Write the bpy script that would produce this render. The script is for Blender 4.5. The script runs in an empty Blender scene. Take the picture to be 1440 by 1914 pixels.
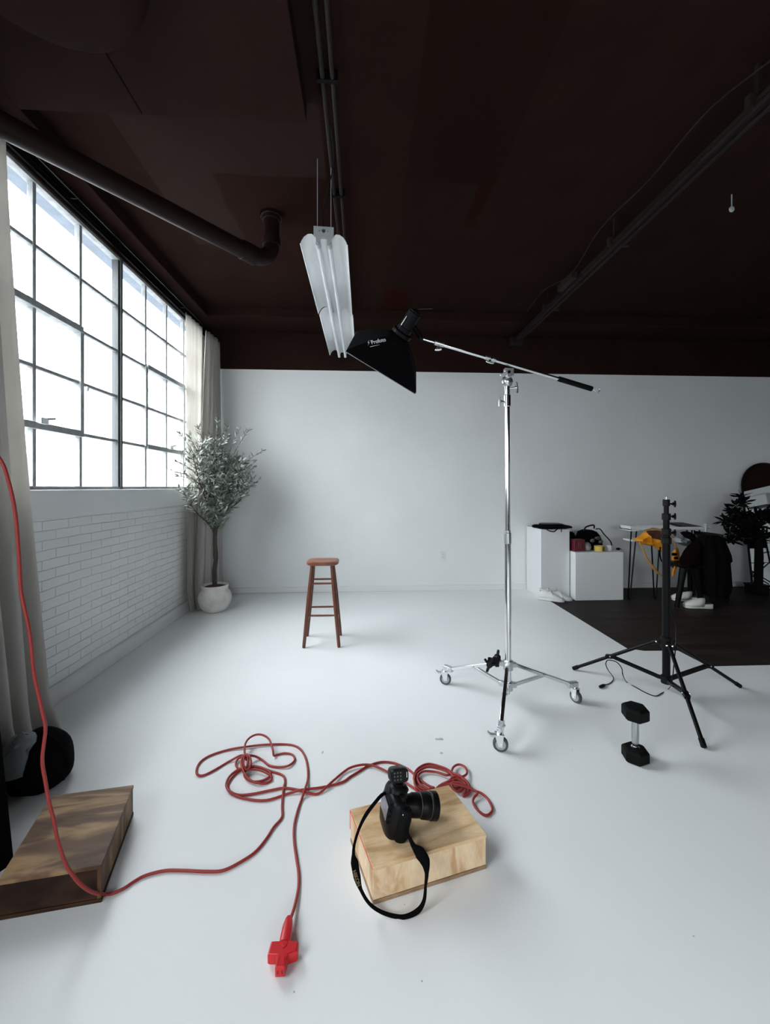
import bpy, math, random
from mathutils import Vector, Matrix, noise
random.seed(7)
PI = math.pi
C = bpy.context.scene.collection

# ------------------------------------------------------------------ camera
H = 1.42                       # eye height
F = 760.0                      # focal length in pixels of the 1440 x 1914 frame
TH = math.atan2(40, 760)       # the camera is turned this far to the right of the window wall's direction
CT, ST = math.cos(TH), math.sin(TH)
CAM = Vector((0, 0, H))
cd = bpy.data.cameras.new('camera'); cam = bpy.data.objects.new('camera', cd); C.objects.link(cam)
cam.location = CAM; cam.rotation_euler = (PI/2, 0, -TH)
cd.sensor_fit = 'AUTO'; cd.sensor_width = 36; cd.lens = F/1914*36; cd.shift_y = -46/1914
cd.clip_start = 0.02; cd.clip_end = 300
bpy.context.scene.camera = cam

# ------------------------------------------------------------------ light
SKY = 1.0
w = bpy.data.worlds.new('overcast'); bpy.context.scene.world = w; w.use_nodes = True
wt = w.node_tree; wt.nodes['Background'].inputs[1].default_value = SKY
# overcast sky: brighter overhead than at the horizon, grey ground glow below
_tc = wt.nodes.new('ShaderNodeTexCoord'); _sp = wt.nodes.new('ShaderNodeSeparateXYZ'); _cr = wt.nodes.new('ShaderNodeValToRGB')
wt.links.new(_tc.outputs['Generated'], _sp.inputs[0]); wt.links.new(_sp.outputs[2], _cr.inputs[0])
_cr.color_ramp.elements[0].position = 0.0; _cr.color_ramp.elements[0].color = (0.62, 0.615, 0.605, 1)
_cr.color_ramp.elements[1].position = 1.0; _cr.color_ramp.elements[1].color = (1.80, 1.79, 1.77, 1)
wt.links.new(_cr.outputs[0], wt.nodes['Background'].inputs[0])
def portal(name, x, y0, y1, z0, z1):
    l = bpy.data.lights.new(name, 'AREA'); l.shape = 'RECTANGLE'; l.size = y1-y0; l.size_y = z1-z0
    l.cycles.is_portal = True
    o = bpy.data.objects.new(name, l); C.objects.link(o)
    o.matrix_world = Matrix(((0, 0, -1, x), (1, 0, 0, (y0+y1)/2), (0, -1, 0, (z0+z1)/2), (0, 0, 0, 1)))
    return o
portal('daylight_through_window', -2.26, 2.2, 5.2, 1.40, 3.40)
portal('daylight_through_unseen_rear_window', -2.26, -1.9, 0.5, 1.40, 3.40)  # portal for the out-of-frame window added along the left wall
_l = portal('daylight_through_added_front_window', 0, 0, 3.0, 1.2, 2.5)  # portal for the window added in the unseen front wall
_l.matrix_world = Matrix(((-1, 0, 0, 0.9), (0, 0, -1, -3.86), (0, -1, 0, 1.85), (0, 0, 0, 1)))
sun = bpy.data.lights.new('hazy_sun', 'SUN'); sun.energy = 0.12; sun.angle = math.radians(40); sun.color = (0.95, 0.98, 1)
so = bpy.data.objects.new('hazy_sun', sun); C.objects.link(so)
so.rotation_euler = Vector((1.0, 0.05, -0.62)).to_track_quat('-Z', 'Y').to_euler()
vs = bpy.context.scene.view_settings
bpy.context.scene.display_settings.display_device = 'sRGB'
vs.view_transform = 'Standard'; vs.look = 'None'; vs.gamma = 1; vs.use_curve_mapping = False
vs.exposure = 3.68
cy = bpy.context.scene.cycles
cy.max_bounces = 10; cy.diffuse_bounces = 6; cy.glossy_bounces = 5; cy.transparent_max_bounces = 12; cy.transmission_bounces = 6
cy.sample_clamp_indirect = 8; cy.use_denoising = True

# ------------------------------------------------------------------ measuring
def D(px, py):
    r = (px-720)/F; u = (911-py)/F
    return Vector((r*CT+ST, -r*ST+CT, u))
def at(px, py, t): return CAM + D(px, py)*t
def G(px, py, z=0.0):
    d = D(px, py); return CAM + d*((z-H)/d.z)
def onx(px, py, x): d = D(px, py); return CAM + d*(x/d.x)
def ony(px, py, y): d = D(px, py); return CAM + d*(y/d.y)
def hitp(px, py, p0, n):
    d = D(px, py); return CAM + d*((p0-CAM).dot(n)/d.dot(n))

# ------------------------------------------------------------------ materials
MATS = {}
def mat(name, col, rough=0.5, metal=0.0, bump=0.0, bscale=40, var=0.0, vscale=4, spec=0.5, sheen=0, coat=0, detail=4):
    if name in MATS: return MATS[name]
    m = bpy.data.materials.new(name); m.use_nodes = True; nt = m.node_tree; b = nt.nodes['Principled BSDF']
    b.inputs['Base Color'].default_value = (*col, 1); b.inputs['Roughness'].default_value = rough
    b.inputs['Metallic'].default_value = metal; b.inputs['Specular IOR Level'].default_value = spec
    b.inputs['Sheen Weight'].default_value = sheen; b.inputs['Coat Weight'].default_value = coat
    tc = nt.nodes.new('ShaderNodeTexCoord')
    geo = nt.nodes.new('ShaderNodeNewGeometry')
    if var:
        n = nt.nodes.new('ShaderNodeTexNoise'); n.inputs['Scale'].default_value = vscale; n.inputs['Detail'].default_value = detail
        nt.links.new(geo.outputs['Position'], n.inputs['Vector'])
        r = nt.nodes.new('ShaderNodeMapRange'); r.inputs[1].default_value = 0.3; r.inputs[2].default_value = 0.7
        r.inputs[3].default_value = 1-var; r.inputs[4].default_value = 1+var
        nt.links.new(n.outputs[0], r.inputs[0])
        h = nt.nodes.new('ShaderNodeVectorMath'); h.operation = 'SCALE'; h.inputs[0].default_value = col
        nt.links.new(r.outputs[0], h.inputs['Scale']); nt.links.new(h.outputs[0], b.inputs['Base Color'])
    if bump:
        n = nt.nodes.new('ShaderNodeTexNoise'); n.inputs['Scale'].default_value = bscale; n.inputs['Detail'].default_value = 5
        nt.links.new(geo.outputs['Position'], n.inputs['Vector'])
        bp = nt.nodes.new('ShaderNodeBump'); bp.inputs['Strength'].default_value = bump; bp.inputs['Distance'].default_value = 0.01
        nt.links.new(n.outputs[0], bp.inputs['Height']); nt.links.new(bp.outputs[0], b.inputs['Normal'])
    MATS[name] = m; return m
def node(nt, t, **k):
    n = nt.nodes.new(t)
    for a, v in k.items(): setattr(n, a, v)
    return n

wall_white = mat('wall_paint', (0.78, 0.805, 0.81), 0.55, bump=0.12, bscale=60, var=0.03, vscale=1.2)
base_white = mat('baseboard_paint', (0.74, 0.76, 0.755), 0.5, bump=0.15, bscale=30)
brown = mat('brown_paint', (0.0215, 0.0110, 0.0090), 0.8, bump=0.2, bscale=18, var=0.10, vscale=2, spec=0.03)
brown_pipe = mat('brown_pipe_paint', (0.0130, 0.0065, 0.0055), 0.45, spec=0.12, bump=0.08, bscale=30)
steel_white = mat('window_steel_paint', (0.34, 0.355, 0.36), 0.6, bump=0.3, bscale=60, var=0.2, vscale=20)
chrome = mat('chrome', (0.80, 0.82, 0.84), 0.13, 1.0)
alu = mat('satin_metal', (0.62, 0.64, 0.66), 0.3, 1.0)
blackm = mat('black_metal', (0.0035, 0.0035, 0.004), 0.35, spec=0.12)
blackp = mat('black_plastic', (0.004, 0.004, 0.0045), 0.42, bump=0.05, bscale=200, spec=0.16)
blackf = mat('black_fabric', (0.0025, 0.0025, 0.003), 0.95, bump=0.25, bscale=90, spec=0.08)
blackfoam = mat('black_board', (0.002, 0.002, 0.002), 0.95, spec=0.05)
rubber = mat('black_rubber', (0.003, 0.0035, 0.0035), 0.6, spec=0.1, bump=0.1, bscale=150)
grey_rubber = mat('grey_rubber', (0.06, 0.065, 0.07), 0.6)
red_cord = mat('red_cord', (0.29, 0.025, 0.021), 0.5, bump=0.05, bscale=100)
red_plastic = mat('red_plastic', (0.55, 0.008, 0.016), 0.38)
white_lac = mat('white_lacquer', (0.72, 0.74, 0.75), 0.4, bump=0.02, bscale=20)
white_met = mat('white_enamel', (0.86, 0.88, 0.89), 0.30, bump=0.02, bscale=10)
lamp_metal = mat('galvanised_plate', (0.42, 0.45, 0.47), 0.45)
tube_glass = mat('tube_glass', (0.78, 0.82, 0.85), 0.15)
stool_wood = mat('stool_wood', (0.12, 0.036, 0.017), 0.33, bump=0.05, bscale=40, var=0.25, vscale=14)
seat_wood = mat('stool_seat_wood', (0.21, 0.075, 0.040), 0.38, bump=0.05, bscale=40, var=0.25, vscale=14)
pot_mat = mat('pot_ceramic', (0.66, 0.65, 0.61), 0.75, bump=0.3, bscale=25, var=0.12, vscale=9)
soil = mat('soil', (0.05, 0.028, 0.020), 0.95, bump=1.0, bscale=90)
bark = mat('bark', (0.055, 0.045, 0.038), 0.85, bump=0.7, bscale=50, var=0.3, vscale=20)
leaf = mat('olive_leaf', (0.26, 0.29, 0.255), 0.38, var=0.45, vscale=9)
darkleaf = mat('dark_leaf', (0.0025, 0.0045, 0.003), 0.7, spec=0.1, var=0.3, vscale=9)
shoe_w = mat('white_leather', (0.66, 0.67, 0.66), 0.5, bump=0.15, bscale=60)
slip_w = mat('white_foam', (0.68, 0.69, 0.64), 0.55)
slip_i = mat('slipper_lining', (0.16, 0.17, 0.17), 0.8)
maroon = mat('maroon_card', (0.12, 0.012, 0.025), 0.5, bump=0.1)
yellow = mat('yellow_tape', (0.62, 0.45, 0.10), 0.5)
orange = mat('orange_fabric', (0.78, 0.30, 0.012), 0.6, bump=0.4, bscale=25)
tanstrap = mat('tan_strap', (0.42, 0.22, 0.06), 0.7)
darkred = mat('dark_red_fabric', (0.0045, 0.0013, 0.0016), 0.95, bump=0.3, spec=0.05)
greyplastic = mat('grey_plastic_film', (0.26, 0.29, 0.31), 0.25, bump=0.9, bscale=22, spec=0.8)
paper = mat('paper', (0.45, 0.48, 0.48), 0.6)
outlet_m = mat('outlet_plastic', (0.74, 0.76, 0.76), 0.35)
slot_m = mat('outlet_slot', (0.02, 0.02, 0.02), 0.6)
white_print = mat('white_print', (0.85, 0.86, 0.88), 0.5)
gold_print = mat('gold_print', (0.16, 0.11, 0.05), 0.6)
redline = mat('red_line', (0.70, 0.10, 0.06), 0.6)
edge_ply = mat('ply_edge', (0.30, 0.19, 0.11), 0.7, bump=0.3, bscale=70, var=0.25, vscale=30)
screen = mat('grey_screen', (0.16, 0.16, 0.20), 0.18, var=0.3, vscale=12)

def brick_mat():
    m = bpy.data.materials.new('painted_brick'); m.use_nodes = True; nt = m.node_tree; b = nt.nodes['Principled BSDF']
    b.inputs['Roughness'].default_value = 0.5
    geo = node(nt, 'ShaderNodeNewGeometry'); s = node(nt, 'ShaderNodeSeparateXYZ'); c = node(nt, 'ShaderNodeCombineXYZ')
    nt.links.new(geo.outputs['Position'], s.inputs[0]); nt.links.new(s.outputs[1], c.inputs[0]); nt.links.new(s.outputs[2], c.inputs[1])
    nz = node(nt, 'ShaderNodeTexNoise'); nz.inputs['Scale'].default_value = 3; nt.links.new(geo.outputs['Position'], nz.inputs['Vector'])
    ad = node(nt, 'ShaderNodeVectorMath', operation='MULTIPLY_ADD'); ad.inputs[1].default_value = (0.02, 0.02, 0)
    nt.links.new(nz.outputs[1], ad.inputs[0]); nt.links.new(c.outputs[0], ad.inputs[2])
    br = node(nt, 'ShaderNodeTexBrick'); br.inputs['Scale'].default_value = 1
    br.inputs['Brick Width'].default_value = 0.235; br.inputs['Row Height'].default_value = 0.064
    br.inputs['Mortar Size'].default_value = 0.0032; br.inputs['Mortar Smooth'].default_value = 0.8
    br.inputs['Color1'].default_value = (0.80, 0.82, 0.82, 1); br.inputs['Color2'].default_value = (0.77, 0.79, 0.79, 1)
    br.inputs['Mortar'].default_value = (0.74, 0.76, 0.76, 1)
    nt.links.new(ad.outputs[0], br.inputs['Vector']); nt.links.new(br.outputs['Color'], b.inputs['Base Color'])
    n2 = node(nt, 'ShaderNodeTexNoise'); n2.inputs['Scale'].default_value = 25; n2.inputs['Detail'].default_value = 6
    nt.links.new(geo.outputs['Position'], n2.inputs['Vector'])
    n3 = node(nt, 'ShaderNodeTexNoise'); n3.inputs['Scale'].default_value = 1.7
    nt.links.new(geo.outputs['Position'], n3.inputs['Vector'])
    mr = node(nt, 'ShaderNodeMapRange'); mr.inputs[1].default_value = 0.35; mr.inputs[2].default_value = 0.65; mr.inputs[3].default_value = 0.25; mr.inputs[4].default_value = 1.0
    nt.links.new(n3.outputs[0], mr.inputs[0])
    mm = node(nt, 'ShaderNodeMath', operation='MULTIPLY'); nt.links.new(br.outputs['Fac'], mm.inputs[0]); nt.links.new(mr.outputs[0], mm.inputs[1])
    ma = node(nt, 'ShaderNodeMath', operation='MULTIPLY_ADD'); ma.inputs[1].default_value = -1.0
    nt.links.new(mm.outputs[0], ma.inputs[0])
    sc = node(nt, 'ShaderNodeMath', operation='MULTIPLY'); sc.inputs[1].default_value = 0.35; nt.links.new(n2.outputs[0], sc.inputs[0]); nt.links.new(sc.outputs[0], ma.inputs[2])
    bp = node(nt, 'ShaderNodeBump'); bp.inputs['Strength'].default_value = 1.0; bp.inputs['Distance'].default_value = 0.007
    nt.links.new(ma.outputs[0], bp.inputs['Height']); nt.links.new(bp.outputs[0], b.inputs['Normal'])
    return m
brick = brick_mat()

def floor_mat():
    m = bpy.data.materials.new('white_floor_paint'); m.use_nodes = True; nt = m.node_tree; b = nt.nodes['Principled BSDF']
    geo = node(nt, 'ShaderNodeNewGeometry')
    n = node(nt, 'ShaderNodeTexNoise'); n.inputs['Scale'].default_value = 0.9; n.inputs['Detail'].default_value = 6; nt.links.new(geo.outputs['Position'], n.inputs['Vector'])
    r = node(nt, 'ShaderNodeValToRGB'); r.color_ramp.elements[0].position = 0.3; r.color_ramp.elements[1].position = 0.7
    r.color_ramp.elements[0].color = (0.79, 0.815, 0.83, 1); r.color_ramp.elements[1].color = (0.84, 0.86, 0.87, 1)
    nt.links.new(n.outputs[0], r.inputs[0])
    # scattered scuff marks and grit stuck in the paint
    v = node(nt, 'ShaderNodeTexVoronoi'); v.inputs['Scale'].default_value = 8; nt.links.new(geo.outputs['Position'], v.inputs['Vector'])
    lt = node(nt, 'ShaderNodeMath', operation='LESS_THAN'); lt.inputs[1].default_value = 0.022; nt.links.new(v.outputs['Distance'], lt.inputs[0])
    mx = node(nt, 'ShaderNodeMixRGB'); mx.inputs[2].default_value = (0.42, 0.44, 0.45, 1)
    nt.links.new(lt.outputs[0], mx.inputs[0]); nt.links.new(r.outputs[0], mx.inputs[1]); nt.links.new(mx.outputs[0], b.inputs['Base Color'])
    rr = node(nt, 'ShaderNodeMapRange'); rr.inputs[3].default_value = 0.32; rr.inputs[4].default_value = 0.50; nt.links.new(n.outputs[0], rr.inputs[0]); nt.links.new(rr.outputs[0], b.inputs['Roughness'])
    n2 = node(nt, 'ShaderNodeTexNoise'); n2.inputs['Scale'].default_value = 14; n2.inputs['Detail'].default_value = 5; nt.links.new(geo.outputs['Position'], n2.inputs['Vector'])
    bp = node(nt, 'ShaderNodeBump'); bp.inputs['Strength'].default_value = 0.10; bp.inputs['Distance'].default_value = 0.01
    nt.links.new(n2.outputs[0], bp.inputs['Height']); nt.links.new(bp.outputs[0], b.inputs['Normal'])
    return m
floor_m = floor_mat()

def darkwood_mat():
    m = bpy.data.materials.new('dark_floorboards'); m.use_nodes = True; nt = m.node_tree; b = nt.nodes['Principled BSDF']
    geo = node(nt, 'ShaderNodeNewGeometry')
    mp = node(nt, 'ShaderNodeMapping'); mp.inputs['Rotation'].default_value = (0, 0, math.radians(0)); nt.links.new(geo.outputs['Position'], mp.inputs[0])
    br = node(nt, 'ShaderNodeTexBrick'); br.inputs['Scale'].default_value = 1; br.inputs['Brick Width'].default_value = 1.3; br.inputs['Row Height'].default_value = 0.11
    br.inputs['Mortar Size'].default_value = 0.0025; br.inputs['Color1'].default_value = (0.026, 0.0165, 0.014, 1); br.inputs['Color2'].default_value = (0.013, 0.008, 0.007, 1)
    br.inputs['Mortar'].default_value = (0.004, 0.003, 0.003, 1); nt.links.new(mp.outputs[0], br.inputs['Vector'])
    ms = node(nt, 'ShaderNodeMapping'); ms.inputs['Scale'].default_value = (2, 26, 1); nt.links.new(mp.outputs[0], ms.inputs[0])
    n = node(nt, 'ShaderNodeTexNoise'); n.inputs['Scale'].default_value = 2; n.inputs['Detail'].default_value = 7; nt.links.new(ms.outputs[0], n.inputs['Vector'])
    r = node(nt, 'ShaderNodeMapRange'); r.inputs[1].default_value = 0.3; r.inputs[2].default_value = 0.7; r.inputs[3].default_value = 0.5; r.inputs[4].default_value = 1.5; nt.links.new(n.outputs[0], r.inputs[0])
    sc = node(nt, 'ShaderNodeVectorMath', operation='SCALE'); nt.links.new(br.outputs[0], sc.inputs[0]); nt.links.new(r.outputs[0], sc.inputs['Scale']); nt.links.new(sc.outputs[0], b.inputs['Base Color'])
    b.inputs['Roughness'].default_value = 0.55; b.inputs['Specular IOR Level'].default_value = 0.15
    bp = node(nt, 'ShaderNodeBump'); bp.inputs['Strength'].default_value = 0.35; bp.inputs['Distance'].default_value = 0.004
    nt.links.new(n.outputs[0], bp.inputs['Height']); nt.links.new(bp.outputs[0], b.inputs['Normal'])
    return m
darkwood = darkwood_mat()

def ply_mat(name, c1, c2, c3, rot, stretch, rough=0.55, scale=1.0, lo=0.36, hi=0.66):
    m = bpy.data.materials.new(name); m.use_nodes = True; nt = m.node_tree; b = nt.nodes['Principled BSDF']
    geo = node(nt, 'ShaderNodeNewGeometry')
    mp = node(nt, 'ShaderNodeMapping', vector_type='TEXTURE'); mp.inputs['Rotation'].default_value = (0, 0, rot); mp.inputs['Scale'].default_value = stretch
    nt.links.new(geo.outputs['Position'], mp.inputs[0])
    n = node(nt, 'ShaderNodeTexNoise'); n.inputs['Scale'].default_value = 1.0*scale; n.inputs['Detail'].default_value = 3; n.inputs['Distortion'].default_value = 1.2
    nt.links.new(mp.outputs[0], n.inputs['Vector'])
    r = node(nt, 'ShaderNodeValToRGB'); e = r.color_ramp.elements; e[0].position = lo; e[1].position = hi
    e[0].color = (*c1, 1); e[1].color = (*c3, 1); k = e.new((lo+hi)/2); k.color = (*c2, 1); nt.links.new(n.outputs[0], r.inputs[0])
    n2 = node(nt, 'ShaderNodeTexNoise'); n2.inputs['Scale'].default_value = 9*scale; n2.inputs['Detail'].default_value = 6; nt.links.new(mp.outputs[0], n2.inputs['Vector'])
    rr = node(nt, 'ShaderNodeMapRange'); rr.inputs[1].default_value = 0.3; rr.inputs[2].default_value = 0.7; rr.inputs[3].default_value = 0.92; rr.inputs[4].default_value = 1.06; nt.links.new(n2.outputs[0], rr.inputs[0])
    sc = node(nt, 'ShaderNodeVectorMath', operation='SCALE'); nt.links.new(r.outputs[0], sc.inputs[0]); nt.links.new(rr.outputs[0], sc.inputs['Scale']); nt.links.new(sc.outputs[0], b.inputs['Base Color'])
    b.inputs['Roughness'].default_value = rough; b.inputs['Specular IOR Level'].default_value = 0.2
    return m
ply = ply_mat('birch_plywood', (0.50, 0.31, 0.155), (0.68, 0.475, 0.275), (0.74, 0.55, 0.35), 0.25, (0.30, 0.07, 0.30))
plyside = ply_mat('plywood_side', (0.58, 0.36, 0.19), (0.76, 0.56, 0.36), (0.80, 0.62, 0.42), 0.25, (0.08, 0.08, 0.25))
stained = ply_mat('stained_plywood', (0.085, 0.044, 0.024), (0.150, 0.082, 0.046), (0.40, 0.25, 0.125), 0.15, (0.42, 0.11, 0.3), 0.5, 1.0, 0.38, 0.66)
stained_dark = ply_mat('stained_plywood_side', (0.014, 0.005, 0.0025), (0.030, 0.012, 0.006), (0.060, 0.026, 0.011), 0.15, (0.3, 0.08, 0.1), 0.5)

def curtain_mat(nm, tl):
    m = bpy.data.materials.new(nm); m.use_nodes = True; nt = m.node_tree; b = nt.nodes['Principled BSDF']
    b.inputs['Base Color'].default_value = (0.53, 0.515, 0.49, 1); b.inputs['Roughness'].default_value = 0.85
    tr = node(nt, 'ShaderNodeBsdfTranslucent'); tr.inputs[0].default_value = (0.68, 0.66, 0.62, 1)
    mx = node(nt, 'ShaderNodeMixShader'); mx.inputs[0].default_value = tl
    nt.links.new(b.outputs[0], mx.inputs[1]); nt.links.new(tr.outputs[0], mx.inputs[2]); nt.links.new(mx.outputs[0], nt.nodes['Material Output'].inputs[0])
    geo = node(nt, 'ShaderNodeNewGeometry'); n = node(nt, 'ShaderNodeTexNoise'); n.inputs['Scale'].default_value = 200; nt.links.new(geo.outputs['Position'], n.inputs['Vector'])
    bp = node(nt, 'ShaderNodeBump'); bp.inputs['Strength'].default_value = 0.2; bp.inputs['Distance'].default_value = 0.003
    nt.links.new(n.outputs[0], bp.inputs['Height']); nt.links.new(bp.outputs[0], b.inputs['Normal'])
    return m
linen = curtain_mat('linen', 0.30); sheer = curtain_mat('sheer_linen', 0.6)
def glass_mat():
    m = bpy.data.materials.new('window_glass'); m.use_nodes = True; nt = m.node_tree
    t = node(nt, 'ShaderNodeBsdfTransparent'); t.inputs[0].default_value = (0.95, 0.98, 1, 1)
    g = node(nt, 'ShaderNodeBsdfGlossy'); g.inputs['Roughness'].default_value = 0.03
    lw = node(nt, 'ShaderNodeLayerWeight'); lw.inputs[0].default_value = 0.5
    pw = node(nt, 'ShaderNodeMath', operation='POWER'); pw.inputs[1].default_value = 5; nt.links.new(lw.outputs['Facing'], pw.inputs[0])
    f = node(nt, 'ShaderNodeMath', operation='MULTIPLY_ADD'); f.inputs[1].default_value = 0.5; f.inputs[2].default_value = 0.03; nt.links.new(pw.outputs[0], f.inputs[0])
    mx = node(nt, 'ShaderNodeMixShader'); nt.links.new(f.outputs[0], mx.inputs[0]); nt.links.new(t.outputs[0], mx.inputs[1]); nt.links.new(g.outputs[0], mx.inputs[2])
    nt.links.new(mx.outputs[0], nt.nodes['Material Output'].inputs[0]); return m
glass = glass_mat()
def film_mat():
    m = bpy.data.materials.new('clear_film'); m.use_nodes = True; nt = m.node_tree; b = nt.nodes['Principled BSDF']
    b.inputs['Base Color'].default_value = (0.34, 0.39, 0.42, 1); b.inputs['Roughness'].default_value = 0.2
    t = node(nt, 'ShaderNodeBsdfTransparent'); mx = node(nt, 'ShaderNodeMixShader'); mx.inputs[0].default_value = 0.75
    nt.links.new(t.outputs[0], mx.inputs[1]); nt.links.new(b.outputs[0], mx.inputs[2]); nt.links.new(mx.outputs[0], nt.nodes['Material Output'].inputs[0])
    geo = node(nt, 'ShaderNodeNewGeometry'); n = node(nt, 'ShaderNodeTexNoise'); n.inputs['Scale'].default_value = 25; n.inputs['Detail'].default_value = 5; nt.links.new(geo.outputs['Position'], n.inputs['Vector'])
    bp = node(nt, 'ShaderNodeBump'); bp.inputs['Strength'].default_value = 1; bp.inputs['Distance'].default_value = 0.03
    nt.links.new(n.outputs[0], bp.inputs['Height']); nt.links.new(bp.outputs[0], b.inputs['Normal'])
    return m
film = film_mat()
mirror_m = mat('mirror_glass', (0.80, 0.82, 0.82), 0.01, 1.0)

# ------------------------------------------------------------------ mesh building
class MB:
    def __init__(s): s.v = []; s.f = []
    def add(s, vs, fs):
        o = len(s.v); s.v += [Vector(p) for p in vs]; s.f += [tuple(i+o for i in f) for f in fs]; return s
    def box(s, c, d, M=None):
        x, y, z = [k/2 for k in d]
        p = [Vector((a*x, b*y, e*z)) for e in (-1, 1) for b in (-1, 1) for a in (-1, 1)]
        if M is not None: p = [M @ q for q in p]
        c = Vector(c); p = [q+c for q in p]
        return s.add(p, [(0, 2, 3, 1), (4, 5, 7, 6), (0, 1, 5, 4), (2, 6, 7, 3), (0, 4, 6, 2), (1, 3, 7, 5)])
    def b2(s, a, b):
        return s.box([(a[i]+b[i])/2 for i in range(3)], [abs(b[i]-a[i]) for i in range(3)])
    def prism(s, pts, z0, z1):
        n = len(pts)
        a = sum(pts[i][0]*pts[(i+1) % n][1]-pts[(i+1) % n][0]*pts[i][1] for i in range(n))
        if a < 0: pts = pts[::-1]
        return s.add([(p[0], p[1], z0) for p in pts]+[(p[0], p[1], z1) for p in pts],
                     [tuple(range(n))[::-1], tuple(range(n, 2*n))]+[(i, (i+1) % n, n+(i+1) % n, n+i) for i in range(n)])
    def rings(s, R, cap=True, closed=False):
        n = len(R[0]); vs = [p for r in R for p in r]; fs = []; m = len(R)
        for k in range(m if closed else m-1):
            k2 = (k+1) % m
            for i in range(n):
                j = (i+1) % n; fs.append((k*n+i, k*n+j, k2*n+j, k2*n+i))
        if cap and not closed: fs.append(tuple(range(n))[::-1]); fs.append(tuple(range((m-1)*n, m*n)))
        return s.add(vs, fs)
    def tube(s, P, r, n=8, closed=False, cap=True):
        P = [Vector(p) for p in P]; m = len(P); R = []
        rr = r if isinstance(r, (list, tuple)) else [r]*m
        up = None
        for i in range(m):
            a = P[(i-1) % m] if (closed or i > 0) else P[i]; b = P[(i+1) % m] if (closed or i < m-1) else P[i]
            t = (b-a)
            if t.length < 1e-9: t = Vector((0, 0, 1))
            t.normalize()
            if up is None:
                up = t.cross(Vector((0, 0, 1)));
                if up.length < 0.05: up = t.cross(Vector((1, 0, 0)))
                up.normalize()
            up = (up - t*up.dot(t))
            if up.length < 1e-6: up = t.orthogonal()
            up.normalize(); w_ = t.cross(up)
            R.append([P[i]+(up*math.cos(2*PI*k/n)+w_*math.sin(2*PI*k/n))*rr[i] for k in range(n)])
        return s.rings(R, cap, closed)
    def cyl(s, a, b, r, r2=None, n=16): return s.tube([a, b], [r, r if r2 is None else r2], n)
    def bar(s, a, b, wd, ht, up=(0, 0, 1)):
        a = Vector(a); b = Vector(b); t = (b-a).normalized(); side = t.cross(Vector(up)).normalized(); u = side.cross(t)
        R = [[p+side*(wd/2*i)+u*(ht/2*j) for i, j in ((-1, -1), (1, -1), (1, 1), (-1, 1))] for p in (a, b)]
        return s.rings(R)
    def lathe(s, prof, c, n=32, cap=True):
        c = Vector(c)
        return s.rings([[c+Vector((r*math.cos(2*PI*k/n), r*math.sin(2*PI*k/n), z)) for k in range(n)] for r, z in prof], cap)
    def disc_lathe(s, prof, c, axis, n=24):
        c = Vector(c); q = Vector((0, 0, 1)).rotation_difference(Vector(axis).normalized())
        return s.rings([[c+q @ Vector((r*math.cos(2*PI*k/n), r*math.sin(2*PI*k/n), z)) for k in range(n)] for r, z in prof])
    def ell(s, c, r, M=None, n=16, m=10, nz=0, ns=8):
        c = Vector(c); R = []
        for j in range(1, m):
            a = PI*j/m
            ring = []
            for k in range(n):
                p = Vector((r[0]*math.sin(a)*math.cos(2*PI*k/n), r[1]*math.sin(a)*math.sin(2*PI*k/n), -r[2]*math.cos(a)))
                if nz: p = p*(1+nz*noise.noise((c+p)*ns))
                if M is not None: p = M @ p
                ring.append(c+p)
            R.append(ring)
        return s.rings(R)
    def sheet(s, rows):
        n = len(rows[0]); m = len(rows)
        return s.add([p for r in rows for p in r], [(j*n+i, j*n+i+1, (j+1)*n+i+1, (j+1)*n+i) for j in range(m-1) for i in range(n-1)])

ORG = {}
def finish(o, parent, loc, me):
    C.objects.link(o)
    if parent is not None: o.parent = parent
    ORG[o] = loc
    return o
XF = None
def build(name, mb, m, parent=None, bevel=0, smooth=35, seg=2, solid=0, sub=0, loc=None, mats=None):
    if XF is not None: mb.v = [XF @ p for p in mb.v]
    me = bpy.data.meshes.new(name)
    if loc is None:
        if parent is not None: loc = ORG[parent]
        else:
            xs = [p.x for p in mb.v]; ys = [p.y for p in mb.v]; zs = [p.z for p in mb.v]
            loc = Vector(((min(xs)+max(xs))/2, (min(ys)+max(ys))/2, min(zs)))
    me.from_pydata([p-loc for p in mb.v], [], mb.f); me.update()
    import bmesh
    bm = bmesh.new(); bm.from_mesh(me); bmesh.ops.recalc_face_normals(bm, faces=bm.faces); bm.to_mesh(me); bm.free()
    me.materials.append(m)
    for f in me.polygons: f.use_smooth = True
    me.set_sharp_from_angle(angle=math.radians(smooth))
    o = bpy.data.objects.new(name, me); o.location = (0, 0, 0) if parent is not None else loc
    finish(o, parent, loc, me)
    if solid:
        md = o.modifiers.new('thickness', 'SOLIDIFY'); md.thickness = solid; md.offset = 0
    if bevel:
        md = o.modifiers.new('bevel', 'BEVEL'); md.width = bevel; md.segments = seg; md.limit_method = 'ANGLE'; md.angle_limit = math.radians(40)
    if sub:
        md = o.modifiers.new('sub', 'SUBSURF'); md.levels = sub; md.render_levels = sub
    return o
def parts(name, mb, m, parent, **k):
    # one part per separate piece
    par = list(range(len(mb.v)))
    def find(i):
        while par[i] != i: par[i] = par[par[i]]; i = par[i]
        return i
    for f in mb.f:
        for i in f[1:]: par[find(i)] = find(f[0])
    groups = {}
    for f in mb.f: groups.setdefault(find(f[0]), []).append(f)
    for fs in groups.values():
        ids = sorted({i for f in fs for i in f}); mp = {a: b for b, a in enumerate(ids)}
        q = MB(); q.add([mb.v[i] for i in ids], [tuple(mp[i] for i in f) for f in fs]); build(name, q, m, parent, **k)
def tag(o, label, cat, group=None):
    o['label'] = label; o['category'] = cat
    if group: o['group'] = group
    return o
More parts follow.
